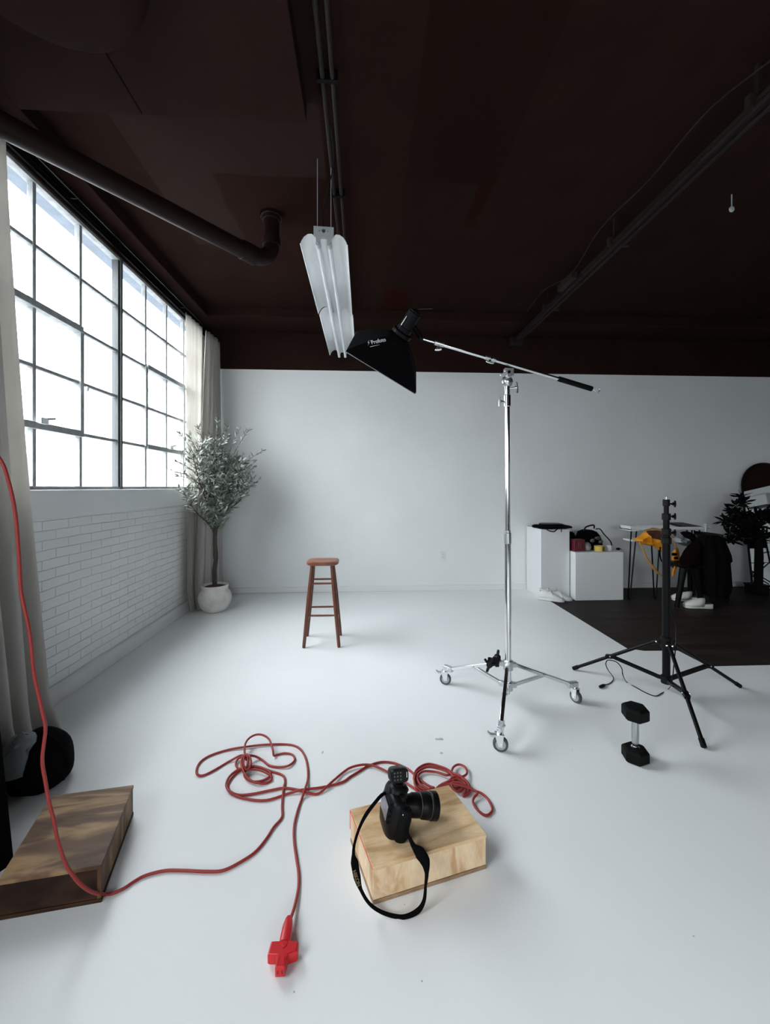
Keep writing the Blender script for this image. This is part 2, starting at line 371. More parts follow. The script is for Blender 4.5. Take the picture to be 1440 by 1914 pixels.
def thing(name, label, cat, loc, group=None):
    o = bpy.data.objects.new(name, None); o.empty_display_size = 0.1; o.location = Vector(loc); C.objects.link(o); ORG[o] = Vector(loc)
    return tag(o, label, cat, group)
def struct(o): o['kind'] = 'structure'; return o
def smooth_path(P, k=6, closed=False):
    P = [Vector(p) for p in P]; n = len(P); out = []
    rng = n if closed else n-1
    for i in range(rng):
        p1 = P[i]; p2 = P[(i+1) % n]
        p0 = P[(i-1) % n] if (closed or i > 0) else p1
        p3 = P[(i+2) % n] if (closed or i < n-2) else p2
        for j in range(k):
            t = j/k
            out.append(0.5*((2*p1)+(p2-p0)*t+(2*p0-5*p1+4*p2-p3)*t*t+(-p0+3*p1-3*p2+p3)*t**3))
    if not closed: out.append(P[-1])
    return out
def sup(c, ax, ay, rx, ry, n=20, p=2.6, f=None):
    c = Vector(c); ax = Vector(ax); ay = Vector(ay); out = []
    for k in range(n):
        a = 2*PI*k/n; ca, sa = math.cos(a), math.sin(a)
        x = math.copysign(abs(ca)**(2/p), ca)*rx; y = math.copysign(abs(sa)**(2/p), sa)*ry
        q = c+ax*x+ay*y
        if f: q = f(q, a)
        out.append(q)
    return out
def text(name, body, size, m, parent, M, extrude=0.0004, shear=0.0, bold=0.0):
    cu = bpy.data.curves.new(name, 'FONT'); cu.body = body; cu.size = size; cu.extrude = extrude; cu.align_x = 'CENTER'; cu.align_y = 'CENTER'; cu.shear = shear; cu.offset = bold
    tmp = bpy.data.objects.new('tmp', cu); C.objects.link(tmp)
    dg = bpy.context.evaluated_depsgraph_get(); dg.update()
    me = bpy.data.meshes.new_from_object(tmp.evaluated_get(dg)); bpy.data.objects.remove(tmp)
    loc = ORG[parent]
    for v in me.vertices: v.co = (M @ v.co) - loc
    me.materials.clear(); me.materials.append(m); me.name = name
    o = bpy.data.objects.new(name, me); finish(o, parent, loc, me); return o
def frame_m(origin, x, y):
    x = Vector(x).normalized(); z = x.cross(Vector(y)).normalized(); y = z.cross(x)
    return Matrix(((x.x, y.x, z.x, origin.x), (x.y, y.y, z.y, origin.y), (x.z, y.z, z.z, origin.z), (0, 0, 0, 1)))

# ================================================================== the room
XL, YB, XR, YF, ZC, ZB = -2.04, 5.56, 8.6, -3.6, 3.61, 3.50
# floor: white painted area plus the bare dark boards
struct(build('floor', MB().prism([(XL-0.3, YF-0.2), (XR+0.2, YF-0.2), (XR+0.2, YB+0.2), (XL-0.3, YB+0.2)], -0.10, 0.0), floor_m))
dp = [G(1020, 1118), G(1173, 1212), G(1205, 1216.5), G(1268, 1216), G(1325, 1245.5), G(1440, 1243)]
dl = dp[-1]+(dp[-1]-dp[-2])*0.8
struct(build('floor', MB().prism([(p.x, p.y) for p in dp]+[(dl.x, dl.y), (6.25, 4.4), (6.25, YB), (dp[0].x-0.05, YB)], 0.0, 0.0025), darkwood))
# back wall: white below, brown above
PZ = 3.008
struct(build('wall_back', MB().b2((XL-0.3, YB, 0), (XR+0.2, YB+0.2, PZ)), wall_white))
struct(build('wall_back_upper', MB().b2((XL-0.3, YB-0.001, PZ), (XR+0.2, YB+0.2, 4.0)), brown))
struct(build('wall_right', MB().b2((XR, YF-0.2, 0), (XR+0.2, YB, 2.05)), wall_white))
struct(build('wall_right_upper', MB().b2((XR, YF-0.2, 2.05), (XR+0.2, YB, 4.0)), brown))
struct(build('wall_front', MB().b2((XL-0.3, YF-0.2, 0), (-0.6, YF, 4.0)).b2((2.4, YF-0.2, 0), (XR, YF, 4.0)).b2((-0.6, YF-0.2, 0), (2.4, YF, 1.2)).b2((-0.6, YF-0.2, 2.5), (2.4, YF, 4.0)), brown))
# left wall: brick below the windows, brown lintel above, piers between
struct(build('wall_left', MB().b2((XL-0.22, YF, 0), (XL, YB, 1.215)).b2((XL-0.22, 5.16, 1.215), (XL, YB, 3.36)).b2((XL-0.22, 0.40, 1.215), (XL, 2.22, 3.36)).b2((XL-0.22, YF, 1.215), (XL, -1.8, 3.36)), brick))
struct(build('wall_left_upper', MB().b2((XL-0.02, YF, 3.36), (XL, YB, 4.0)), brown))
struct(build('wall_left_lintel', MB().b2((XL-0.20, YF, 3.36), (XL-0.02, YB, 4.0)), mat('pale_blue_paint', (0.20, 0.235, 0.28), 0.7, bump=0.4, bscale=50, var=0.12, vscale=12)))
# concrete sills
struct(build('trim_1', MB().b2((XL-0.24, 2.22, 1.213), (XL+0.004, 5.16, 1.405)), wall_white, bevel=0.008))
struct(build('trim_2', MB().b2((XL-0.24, -1.8, 1.213), (XL+0.004, 0.40, 1.405)), wall_white, bevel=0.008))
# baseboards
def bb(name, a, b, nrm, h=0.085, d=0.03):
    a = Vector(a); b = Vector(b); n = Vector(nrm); prof = [(0, 0), (d, 0), (d, h*0.72), (d*0.55, h*0.92), (0, h)]
    R = [[p+n*x+Vector((0, 0, z)) for x, z in prof] for p in (a, b)]
    return struct(build(name, MB().rings(R), base_white, bevel=0.004))
bb('baseboard_left', (XL, YF, 0), (XL, YB, 0), (1, 0, 0), 0.115, 0.035)
bb('baseboard_back', (XL, YB, 0), (XR, YB, 0), (0, -1, 0), 0.075, 0.018)
bb('baseboard_right', (XR, YF, 0), (XR, YB, 0), (-1, 0, 0), 0.09, 0.018)

# ceiling with patched paint
def ceil_mat():
    m = bpy.data.materials.new('ceiling_paint'); m.use_nodes = True; nt = m.node_tree; b = nt.nodes['Principled BSDF']
    geo = node(nt, 'ShaderNodeNewGeometry'); sp = node(nt, 'ShaderNodeSeparateXYZ'); nt.links.new(geo.outputs['Position'], sp.inputs[0])
    nz = node(nt, 'ShaderNodeTexNoise'); nz.inputs['Scale'].default_value = 4; nz.inputs['Detail'].default_value = 4; nt.links.new(geo.outputs['Position'], nz.inputs['Vector'])
    X, Y = sp.outputs[0], sp.outputs[1]
    def mth(op, a, bb_, c=None):
        n = node(nt, 'ShaderNodeMath', operation=op)
        for i, q in enumerate((a, bb_, c)):
            if q is None: continue
            if isinstance(q, (int, float)): n.inputs[i].default_value = q
            else: nt.links.new(q, n.inputs[i])
        return n.outputs[0]
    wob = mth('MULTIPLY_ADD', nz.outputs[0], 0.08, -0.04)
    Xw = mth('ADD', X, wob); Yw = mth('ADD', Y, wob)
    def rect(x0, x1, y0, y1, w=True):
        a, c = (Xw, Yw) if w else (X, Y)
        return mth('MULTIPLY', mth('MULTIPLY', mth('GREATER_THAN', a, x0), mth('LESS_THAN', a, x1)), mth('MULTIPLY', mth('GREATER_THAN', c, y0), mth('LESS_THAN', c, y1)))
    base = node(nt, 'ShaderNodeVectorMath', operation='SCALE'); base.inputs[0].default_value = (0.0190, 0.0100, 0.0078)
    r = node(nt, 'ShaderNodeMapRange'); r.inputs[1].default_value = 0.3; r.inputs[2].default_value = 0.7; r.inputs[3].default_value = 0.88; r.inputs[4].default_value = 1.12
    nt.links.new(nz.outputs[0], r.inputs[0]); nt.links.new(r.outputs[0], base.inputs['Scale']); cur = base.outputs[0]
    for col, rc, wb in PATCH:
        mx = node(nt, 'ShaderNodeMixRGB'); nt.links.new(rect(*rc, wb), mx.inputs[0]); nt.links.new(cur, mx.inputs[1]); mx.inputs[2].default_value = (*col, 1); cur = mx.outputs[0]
    nt.links.new(cur, b.inputs['Base Color']); b.inputs['Roughness'].default_value = 0.85; b.inputs['Specular IOR Level'].default_value = 0.02
    n2 = node(nt, 'ShaderNodeTexNoise'); n2.inputs['Scale'].default_value = 22; n2.inputs['Detail'].default_value = 6; nt.links.new(geo.outputs['Position'], n2.inputs['Vector'])
    bp = node(nt, 'ShaderNodeBump'); bp.inputs['Strength'].default_value = 0.22; bp.inputs['Distance'].default_value = 0.01
    nt.links.new(n2.outputs[0], bp.inputs['Height']); nt.links.new(bp.outputs[0], b.inputs['Normal']); return m
def cr(x0, y0, x1, y1):      # a ceiling rectangle seen between two pixels
    a = G(x0, y1, ZC); b_ = G(x1, y0, ZC); return (min(a.x, b_.x), max(a.x, b_.x), min(a.y, b_.y), max(a.y, b_.y))
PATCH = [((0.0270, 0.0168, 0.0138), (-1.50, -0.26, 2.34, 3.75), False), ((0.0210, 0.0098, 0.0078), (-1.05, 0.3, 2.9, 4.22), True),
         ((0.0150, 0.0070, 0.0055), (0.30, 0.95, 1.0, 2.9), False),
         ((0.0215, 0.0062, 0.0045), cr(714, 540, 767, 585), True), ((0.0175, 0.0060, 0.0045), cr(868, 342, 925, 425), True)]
ceil_m = ceil_mat()
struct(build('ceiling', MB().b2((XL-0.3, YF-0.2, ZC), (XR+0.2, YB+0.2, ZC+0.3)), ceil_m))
# boxed beam along the window wall and along the back wall
struct(build('trim_3', MB().b2((XL, YF, ZB), (-1.89, YB, ZC)), brown, bevel=0.004))
struct(build('trim_4', MB().b2((-1.89, 5.02, ZB), (XR, YB, ZC)), brown, bevel=0.004))
# lowered ceiling panel nearest the camera, on the window side
dpn = MB().b2((-1.89, YF, ZB-0.001), (-1.235, 2.34, ZC)).b2((-1.23, YF, ZB-0.001), (-0.325, 2.34, ZC))
struct(build('ceiling_lowered', dpn, brown, bevel=0.003))
# thin curtain rail line just above the glass
struct(build('trim_5', MB().b2((XL, 1.0, 3.375), (XL+0.02, YB, 3.40)).b2((XL, 1.0, 3.44), (XL+0.012, YB, 3.452)), blackm))

# ------------------------------------------------------------------ windows
ZR = [1.42, 1.81, 2.185, 2.57, 2.95, 3.345]
XG = -2.085
def window(name, ys, big, vents, y0, y1):
    t = bpy.data.objects.new(name, None); C.objects.link(t); t.location = (XG, (y0+y1)/2, 1.40); ORG[t] = Vector(t.location); struct(t)
    f = MB()
    f.b2((XG-0.03, y0, 1.402), (XG+0.03, y1, 1.428)).b2((XG-0.03, y0, 3.335), (XG+0.03, y1, 3.362))
    f.b2((XG-0.03, y0, 1.40), (XG+0.03, y0+0.03, 3.36)).b2((XG-0.03, y1-0.03, 1.40), (XG+0.03, y1, 3.36))
    for y in ys: f.b2((XG-0.02, y-0.013, 1.42), (XG+0.018, y+0.013, 3.345))
    for z in ZR[1:-1]:
        f.b2((XG-0.018, y0+0.02, z-0.012), (XG+0.014, y1-0.02, z+0.012))
    build('window_frame', f, steel_white, t, bevel=0.003)
    if big:
        g = MB()
        for y in big: g.b2((XG-0.03, y-0.030, 1.405), (XG+0.025, y+0.030, 3.36)); g.b2((XG+0.025, y-0.012, 1.405), (XG+0.040, y+0.012, 3.36))
        build('mullion', g, mat('mullion_paint', (0.07, 0.075, 0.08), 0.5, bump=0.2), t, bevel=0.003)
    for (a, b, za, zb) in vents:
        v = MB(); q = 0.022; x0, x1 = XG-0.035, XG+0.040
        v.b2((x0, a, zb-q), (x1, b, zb+q)).b2((x0, a, za-q), (x1, b, za+q))
        v.b2((x0+.01, a-0.018, za), (x1-.01, a+0.018, zb)).b2((x0+.01, b-0.018, za), (x1-.01, b+0.018, zb))
        vf = build('vent_sash', v, steel_white, t, bevel=0.003)
        l = MB().b2((XG+0.04, (a+b)/2-0.03, za+0.01), (XG+0.075, (a+b)/2+0.03, za+0.05)).cyl((XG+0.06, (a+b)/2, za+0.04), (XG+0.085, (a+b)/2+0.07, za+0.055), 0.008)
        build('latch', l, alu, vf, bevel=0.003)
        k = MB().ell((XG+0.06, b, za+0.33), (0.014, 0.014, 0.018)); build('stay_knob', k, outlet_m, vf)
    build('glass', MB().b2((XG-0.003, y0, 1.41), (XG+0.001, y1, 3.35)), glass, t)
    return t
window('window_1', [2.67, 3.09, 3.98, 4.39, 4.80], [3.56], [(2.27, 3.09, ZR[1], ZR[3]), (3.98, 4.79, ZR[1], ZR[3])], 2.22, 5.16)
window('unseen_window_rear', [-1.4, -1.0, -0.2, 0.1], [-0.6], [], -1.8, 0.40)  # out of frame, added to bring more daylight onto the near floor

# unseen window added behind the camera, in the front wall, to brighten the room
t = bpy.data.objects.new('added_window_front', None); C.objects.link(t); t.location = (0.9, YF, 1.2); ORG[t] = Vector(t.location); struct(t)
f = MB(); yf = YF-0.1
for x in (-0.6, 0.15, 0.9, 1.65, 2.37): f.b2((x, yf-0.03, 1.2), (x+0.03, yf+0.03, 2.5))
for z in (1.2, 1.83, 2.47): f.b2((-0.6, yf-0.03, z), (2.4, yf+0.03, z+0.03))
build('window_frame', f, steel_white, t)
build('glass', MB().b2((-0.6, yf-0.002, 1.2), (2.4, yf+0.002, 2.5)), glass, t)
# ------------------------------------------------------------------ outside
struct(build('street', MB().b2((-70, -40, -1.3), (XL-0.35, 70, -1.2)), mat('asphalt', (0.20, 0.20, 0.21), 0.9, var=0.1)))
def siding():
    m = bpy.data.materials.new('pale_siding'); m.use_nodes = True; nt = m.node_tree; b = nt.nodes['Principled BSDF']; b.inputs['Roughness'].default_value = 0.7
    geo = node(nt, 'ShaderNodeNewGeometry'); wv = node(nt, 'ShaderNodeTexWave', bands_direction='Z'); wv.inputs['Scale'].default_value = 0.8
    nt.links.new(geo.outputs['Position'], wv.inputs['Vector'])
    r = node(nt, 'ShaderNodeValToRGB'); r.color_ramp.elements[0].position = 0.0; r.color_ramp.elements[0].color = (0.6, 0.64, 0.68, 1); r.color_ramp.elements[1].position = 0.15; r.color_ramp.elements[1].color = (0.8, 0.84, 0.88, 1)
    nt.links.new(wv.outputs[0], r.inputs[0]); nt.links.new(r.outputs[0], b.inputs['Base Color']); return m
sid = siding()
t = thing('building', 'pale sided flat-roofed building across the street, behind the left window half', 'building', (-17, 21, -1.2))
build('wall', MB().b2((-20, 16.5, -1.2), (-14, 24.5, 3.9)), sid, t); build('roof_edge', MB().b2((-20.1, 16.4, 3.9), (-13.9, 24.6, 4.05)), paper, t)
t = thing('building', 'pale gabled house across the street, behind the right window half', 'building', (-19, 33, -1.2))
build('wall', MB().b2((-22, 30, -1.2), (-16, 38, 3.0)), sid, t)
rf = MB(); rf.add([(-22.3, 29.8, 3.0), (-15.7, 29.8, 3.0), (-15.7, 38.2, 3.0), (-22.3, 38.2, 3.0), (-15.7, 34, 5.0), (-22.3, 34, 5.0)], [(0, 1, 2, 3), (0, 1, 4, 5), (3, 2, 4, 5), (1, 2, 4), (0, 3, 5)])
build('roof', rf, paper, t)
def pole(px, ytop, x, label):
    p = onx(px, ytop, x); t = thing('utility_pole', label, 'pole', (p.x, p.y, -1.2), 'utility poles outside the window')
    build('post', MB().cyl((p.x, p.y, -1.2), (p.x, p.y, p.z), 0.14, 0.10, 10), mat('grey_timber', (0.34, 0.36, 0.38), 0.8), t)
    k = MB()
    for dz in (0.5, 1.6): k.b2((p.x-0.08, p.y-1.3, p.z-dz-0.07), (p.x+0.08, p.y+1.3, p.z-dz+0.07))
    parts('crossarm', k, MATS['grey_timber'], t)
    q = MB()
    for dz in (0.5, 1.6):
        for dy in (-1.2, -0.7, 0.7, 1.2): q.cyl((p.x, p.y+dy, p.z-dz+0.07), (p.x, p.y+dy, p.z-dz+0.28), 0.06, 0.05, 8)
    parts('insulator', q, MATS['grey_timber'], t)
pole(270, 712, -15, 'utility pole with two crossarms, behind the right window half')
pole(62, 812, -13, 'utility pole low beside the curtain, behind the left window half')
# ------------------------------------------------------------------ pipe
ze = 3.21
el = at(508, 911-(ze-H)*F/3.27, 3.27); el.z = ze
lf = at(0, 232, (ze-H)*F/(911-232))
dr = (lf-el).normalized()
far = el+dr*((XL-0.02-el.x)/dr.x)
tp = thing('ceiling_pipe', 'thick brown painted pipe crossing below the ceiling and elbowing up', 'pipe', (el.x, el.y, ze-0.07))
R_ = 0.060
path = [far, el+dr*0.17]
arc = [el+dr*0.17*(1-math.sin(a))+Vector((0, 0, 0.17*(1-math.cos(a)))) for a in [PI/2*k/8 for k in range(0, 9)]]
build('pipe', MB().tube([far]+arc+[Vector((el.x, el.y, ZC))], R_, 28), brown_pipe, tp)
cb = MB(); cb.cyl(el+dr*0.15, el+dr*0.27, R_+0.009, n=28).cyl((el.x, el.y, ze+0.15), (el.x, el.y, ze+0.21), R_+0.009, n=28)
build('elbow_collar', cb, brown_pipe, tp, bevel=0.003)
build('ceiling_flange', MB().cyl((el.x, el.y, ZC-0.03), (el.x, el.y, ZC), R_+0.028, n=28).cyl((el.x, el.y, ZC-0.055), (el.x, el.y, ZC-0.03), R_+0.012, n=28), brown_pipe, tp, bevel=0.004)
# round duct, top left corner
c = at(45, -90, (3.24-H)*F/1001); 
dk = MB().lathe([(0.02, 3.235), (0.24, 3.237), (0.325, 3.25), (0.36, 3.28), (0.37, 3.32), (0.37, ZB)], (c.x, c.y, 0), 40)
tag(build('ceiling_duct', dk, brown, smooth=50), 'round brown duct outlet on the ceiling in the top left corner', 'duct')

# ------------------------------------------------------------------ fluorescent fixture
fx = -0.263; y0, y1 = 2.70, 5.00
tf = thing('strip_light', 'white twin-tube fluorescent strip light hanging unlit from the ceiling', 'light fixture', (fx, (y0+y1)/2, 3.02))
half = [(0.0, 3.066), (0.022, 3.066), (0.026, 3.045), (0.048, 3.045), (0.055, 3.075), (0.080, 3.096), (0.105, 3.094), (0.130, 3.075), (0.148, 3.045), (0.152, 3.030), (0.158, 3.030)]
prof = [(-x, z) for x, z in half[::-1]]+half[1:]
def seg(a, b, dx, dz, cut=0.0):
    return MB().sheet([[Vector((fx+x+dx, y-(cut if (y == b and x < -0.05) else 0), z+dz)) for x, z in prof] for y in (a, b)])
ym = (y0+y1)/2-0.03
build('reflector', seg(y0+0.01, ym, 0, 0, 0.028), white_met, tf, solid=0.003, smooth=50)
build('reflector', seg(ym-0.002, y1, 0.006, 0.006), white_met, tf, solid=0.003, smooth=50)
build('channel', MB().b2((fx-0.055, y0, 3.08), (fx+0.055, y1, 3.135)), white_met, tf, bevel=0.004)
ep = MB().prism([(-0.066, 0.0), (0.066, 0.0), (0.066, 0.06), (-0.066, 0.06)], 0, 0.006)
pl = [(-0.066, 3.14), (0.066, 3.135), (0.066, 3.075), (0.052, 3.066), (0.050, 3.035), (0.037, 3.022), (0.024, 3.035), (0.020, 3.064), (-0.020, 3.064), (-0.024, 3.035), (-0.037, 3.022), (-0.050, 3.035), (-0.052, 3.066), (-0.066, 3.075)]
ep = MB(); n = len(pl)
ep.add([(fx+x, y0-0.006, z) for x, z in pl]+[(fx+x, y0+0.004, z) for x, z in pl], [tuple(range(n)), tuple(range(n, 2*n))[::-1]]+[(i, (i+1) % n, n+(i+1) % n, n+i) for i in range(n)])
e = build('end_plate', ep, lamp_metal, tf, bevel=0.001)
parts('screw', MB().cyl((fx-0.028, y0-0.009, 3.108), (fx-0.028, y0-0.005, 3.108), 0.004, n=10).cyl((fx+0.028, y0-0.009, 3.106), (fx+0.028, y0-0.005, 3.106), 0.004, n=10).cyl((fx, y0-0.008, 3.107), (fx, y0-0.005, 3.107), 0.012, n=14), alu, e)
for sx in (-1, 1):
    tb = build('fluorescent_tube', MB().cyl((fx+sx*0.037, y0+0.03, 3.034), (fx+sx*0.037, y1+0.03, 3.034), 0.0155, n=18), tube_glass, tf)
    parts('tube_cap', MB().cyl((fx+sx*0.037, y0+0.004, 3.034), (fx+sx*0.037, y0+0.045, 3.034), 0.0175, n=18).cyl((fx+sx*0.037, y1+0.01, 3.034), (fx+sx*0.037, y1+0.035, 3.034), 0.0168, n=18), lamp_metal, tb)
wr = MB()
for yy in (y0+0.03, y1-0.3):
    wr.cyl((fx-0.045, yy, 3.13), (fx-0.045, yy, ZC), 0.0022, n=6); wr.cyl((fx+0.045, yy, 3.13), (fx+0.045, yy, ZC), 0.0022, n=6)
parts('hanger_wire', wr, lamp_metal, tf)
cp = smooth_path([(fx+0.0, y0+0.05, 3.13), (fx-0.01, y0+0.04, 3.25), (fx+0.03, y0-0.02, 3.38), (fx+0.075, y0-0.12, 3.47), (fx+0.07, y0-0.25, 3.55), (fx+0.055, y0-0.3, ZC-0.02)], 6)
build('supply_cable', MB().tube(cp, 0.004, 6), blackm, tf)
# conduits along the ceiling above it
cx = -0.165
tc_ = thing('conduit', 'pair of thin dark conduits running along the ceiling to the hanging strip light', 'conduit', (cx, 2.0, ZC-0.10))
for dx in (0, 0.052):
    build('pipe', MB().tube([(cx+dx-0.05, YF+0.05, ZC-0.045), (cx+dx-0.05, 2.9, ZC-0.045), (cx+dx-0.05, 4.9, ZC-0.045)], 0.012, 10), mat('conduit_paint', (0.024, 0.018, 0.016), 0.55, spec=0.15), tc_)
ck = MB()
for y in (0.6, 1.55, 2.15, 3.0, 4.0): ck.b2((cx-0.08, y-0.01, ZC-0.06), (cx+0.03, y+0.01, ZC-0.002))
parts('clip', ck, blackm, tc_, bevel=0.002)
# right-hand ceiling track
rx = 2.04; rz = 3.36
tr_ = thing('ceiling_track', 'long dark lighting track with conduit and cable, right side of the ceiling', 'ceiling track', (rx, 2.5, rz))
trk = mat('track_paint', (0.020, 0.0145, 0.0135), 0.6, spec=0.15)
build('rail', MB().b2((rx-0.03, -2.5, rz+0.02), (rx+0.03, 5.42, rz+0.055)).b2((rx-0.03, -2.5, rz), (rx-0.022, 5.42, rz+0.03)).b2((rx+0.022, -2.5, rz), (rx+0.03, 5.42, rz+0.03)), trk, tr_, bevel=0.002)
build('conduit', MB().tube([(rx+0.065, -2.5, rz+0.03), (rx+0.065, 5.37, rz+0.03)], 0.010, 10), trk, tr_)
hb = MB()
for y in (0.8, 2.0, 3.2, 4.4): hb.b2((rx-0.01, y-0.012, rz+0.07), (rx+0.01, y+0.012, ZC)).b2((rx-0.06, y-0.015, rz+0.02), (rx+0.12, y+0.015, rz+0.085))
parts('hanger', hb, trk, tr_)
build('junction_box', MB().b2((rx-0.10, 3.70, rz+0.02), (rx-0.04, 3.98, rz+0.08)), trk, tr_, bevel=0.004)
cpts = []
for i in range(9):
    y = 0.6+i*0.52; cpts.append((rx-0.09-0.03*(i % 2), y, rz+0.16-(0.09 if i in (2, 6) else 0)))
build('cable', MB().tube(smooth_path(cpts, 5), 0.005, 6), trk, tr_)
build('rail_end', MB().b2((rx-0.06, 5.38, rz-0.02), (rx+0.12, 5.45, rz+0.09)), trk, tr_, bevel=0.003)
tag(build('ceiling_hook', MB().cyl((2.75, 2.9, ZC-0.10), (2.75, 2.9, ZC), 0.004, n=8).ell((2.75, 2.9, ZC-0.11), (0.02, 0.012, 0.022)), lamp_metal), 'small pale metal hook on the dark ceiling at right', 'hook')

# ================================================================== curtains
def curtain(name, label, edge_top, edge_bot, zt, zb, nfold, amp, seed, nu=160, nv=40, flare=0.0, group=None, m=None):
    # edge_top / edge_bot: lists of (x, y) marking the curtain's line at the top and at the bottom
    rnd = random.Random(seed)
    ph = [rnd.uniform(0, 6.28) for _ in range(6)]
    def lin(E, u):
        k = u*(len(E)-1); i = min(int(k), len(E)-2); f = k-i
        a, b = Vector((*E[i], 0)), Vector((*E[i+1], 0)); return a.lerp(b, f), (b-a).normalized()
    rows = []
    for j in range(nv+1):
        v = j/nv; z = zt+(zb-zt)*v; row = []
        for i in range(nu+1):
            u = i/nu
            a, ta = lin(edge_top, u); b, tb = lin(edge_bot, u)
            s = v**1.3 if flare else v
            p = a.lerp(b, s); t = ta.lerp(tb, v).normalized(); nrm = Vector((-t.y, t.x, 0))
            uu = u+0.012*math.sin(3*v+ph[0])
            A = amp*(0.55+0.6*v)*(1+0.35*math.sin(2*PI*u*2.3+ph[1]))
            w_ = math.sin(2*PI*nfold*uu+ph[2]+0.5*math.sin(2*v+u*9+ph[3]))
            w_ = math.copysign(abs(w_)**0.75, w_)
            off = A*w_ + 0.3*A*math.sin(2*PI*nfold*2.37*uu+ph[4])
            p = p+nrm*off+t*(0.4*A*math.cos(2*PI*nfold*uu+ph[2]))
            zz = z
            if v > 0.93: p = p+Vector((1, 0.1, 0))*(0.05*(v-0.93)/0.07*(0.6+0.4*math.sin(u*20)))
            p.z = max(zz, 0.006+0.01*abs(math.sin(u*31))); row.append(p)
        rows.append(row)
    o = build(name, MB().sheet(rows), m or linen, smooth=180, solid=0.0025)
    return tag(o, label, 'curtain', group)
curtain('curtain', 'long off-white linen curtain gathered in the corner behind the potted olive tree',
        [(-1.93, 5.06), (-1.90, 5.32), (-1.93, 5.50)], [(-1.93, 4.72), (-1.83, 5.02), (-1.90, 5.45)], 3.34, 0.01, 6, 0.032, 5)
curtain('curtain', 'sheer bright strip of linen curtain hanging over the window end pane',
        [(-1.985, 4.64), (-1.975, 4.84), (-1.965, 5.06)], [(-1.975, 4.66), (-1.965, 4.78), (-1.955, 4.92)], 3.37, 0.02, 4, 0.013, 12, 60, m=sheer)
curtain('curtain', 'long off-white linen curtain at the left edge, nearest the camera',
        [(-1.93, 1.45), (-1.93, 1.9), (-1.96, 2.32)], [(-1.70, 1.30), (-1.72, 1.85), (-1.815, 2.42)], 3.34, 0.01, 5, 0.045, 21, flare=1)
rk = thing('curtain_rod', 'thin dark curtain rod on the wall above the window', 'curtain rod', (-1.96, 3.4, 3.40))
build('rod', MB().cyl((-1.955, 1.2, 3.405), (-1.955, 5.53, 3.405), 0.007, n=10), blackm, rk)
br = MB()
for y in (1.25, 2.9, 4.6, 5.5): br.cyl((-2.04, y, 3.405), (-1.955, y, 3.405), 0.005, n=8)
parts('bracket', br, blackm, rk)

# ================================================================== olive tree in pot
pc = G(402, 1141); pc.z = 0
tr = thing('potted_olive_tree', 'pale grey-green olive tree in a round whitewashed pot by the corner curtain', 'potted tree', pc)
prof = [(0.02, 0.004), (0.105, 0.0), (0.125, 0.012), (0.160, 0.065), (0.182, 0.125), (0.184, 0.165), (0.172, 0.205), (0.150, 0.235), (0.140, 0.250), (0.141, 0.268), (0.147, 0.282), (0.147, 0.298), (0.138, 0.300), (0.132, 0.285), (0.130, 0.262)]
build('pot', MB().lathe(prof, pc, 48, cap=True), pot_mat, tr, smooth=60)
build('soil', MB().lathe([(0.001, 0.283), (0.06, 0.288), (0.10, 0.282), (0.131, 0.270), (0.131, 0.262)], pc, 32), soil, tr, smooth=60)
top = pc+Vector((0.0, 0, 0.93))
build('trunk', MB().tube(smooth_path([pc+Vector((0.0, 0, 0.25)), pc+Vector((-0.004, 0, 0.45)), pc+Vector((0.012, 0, 0.62)), pc+Vector((0.002, 0, 0.80)), pc+Vector((-0.002, 0, 0.98))], 5), [0.028-0.010*i/20 for i in range(21)], 12), bark, tr, smooth=60)
rnd = random.Random(3)
bmb = MB(); lmb = MB()
lat = [(0.55, 0.10), (0.66, 0.02)]
def leafblade(p, d, L, W, mb, curl=0.25):
    if p.x+d.normalized().x*L < -1.97 or (p.y > 4.60 and p.x+d.normalized().x*L < -1.80): return
    d = d.normalized(); s = d.cross(Vector((rnd.uniform(-1, 1), rnd.uniform(-1, 1), rnd.uniform(-1, 1)))).normalized(); n = d.cross(s)
    pts = []
    for a, wd in ((0, 0.15), (0.25, 0.8), (0.55, 1.0), (0.8, 0.7), (1.0, 0.05)):
        c = p+d*(L*a)+n*(-curl*L*a*a); pts.append((c-s*(W/2*wd), c+n*(0.12*W*wd), c+s*(W/2*wd)))
    vs = [q for r in pts for q in r]; fs = []
    for k in range(4):
        for i in range(2): fs.append((k*3+i, k*3+i+1, (k+1)*3+i+1, (k+1)*3+i))
    mb.add(vs, fs)
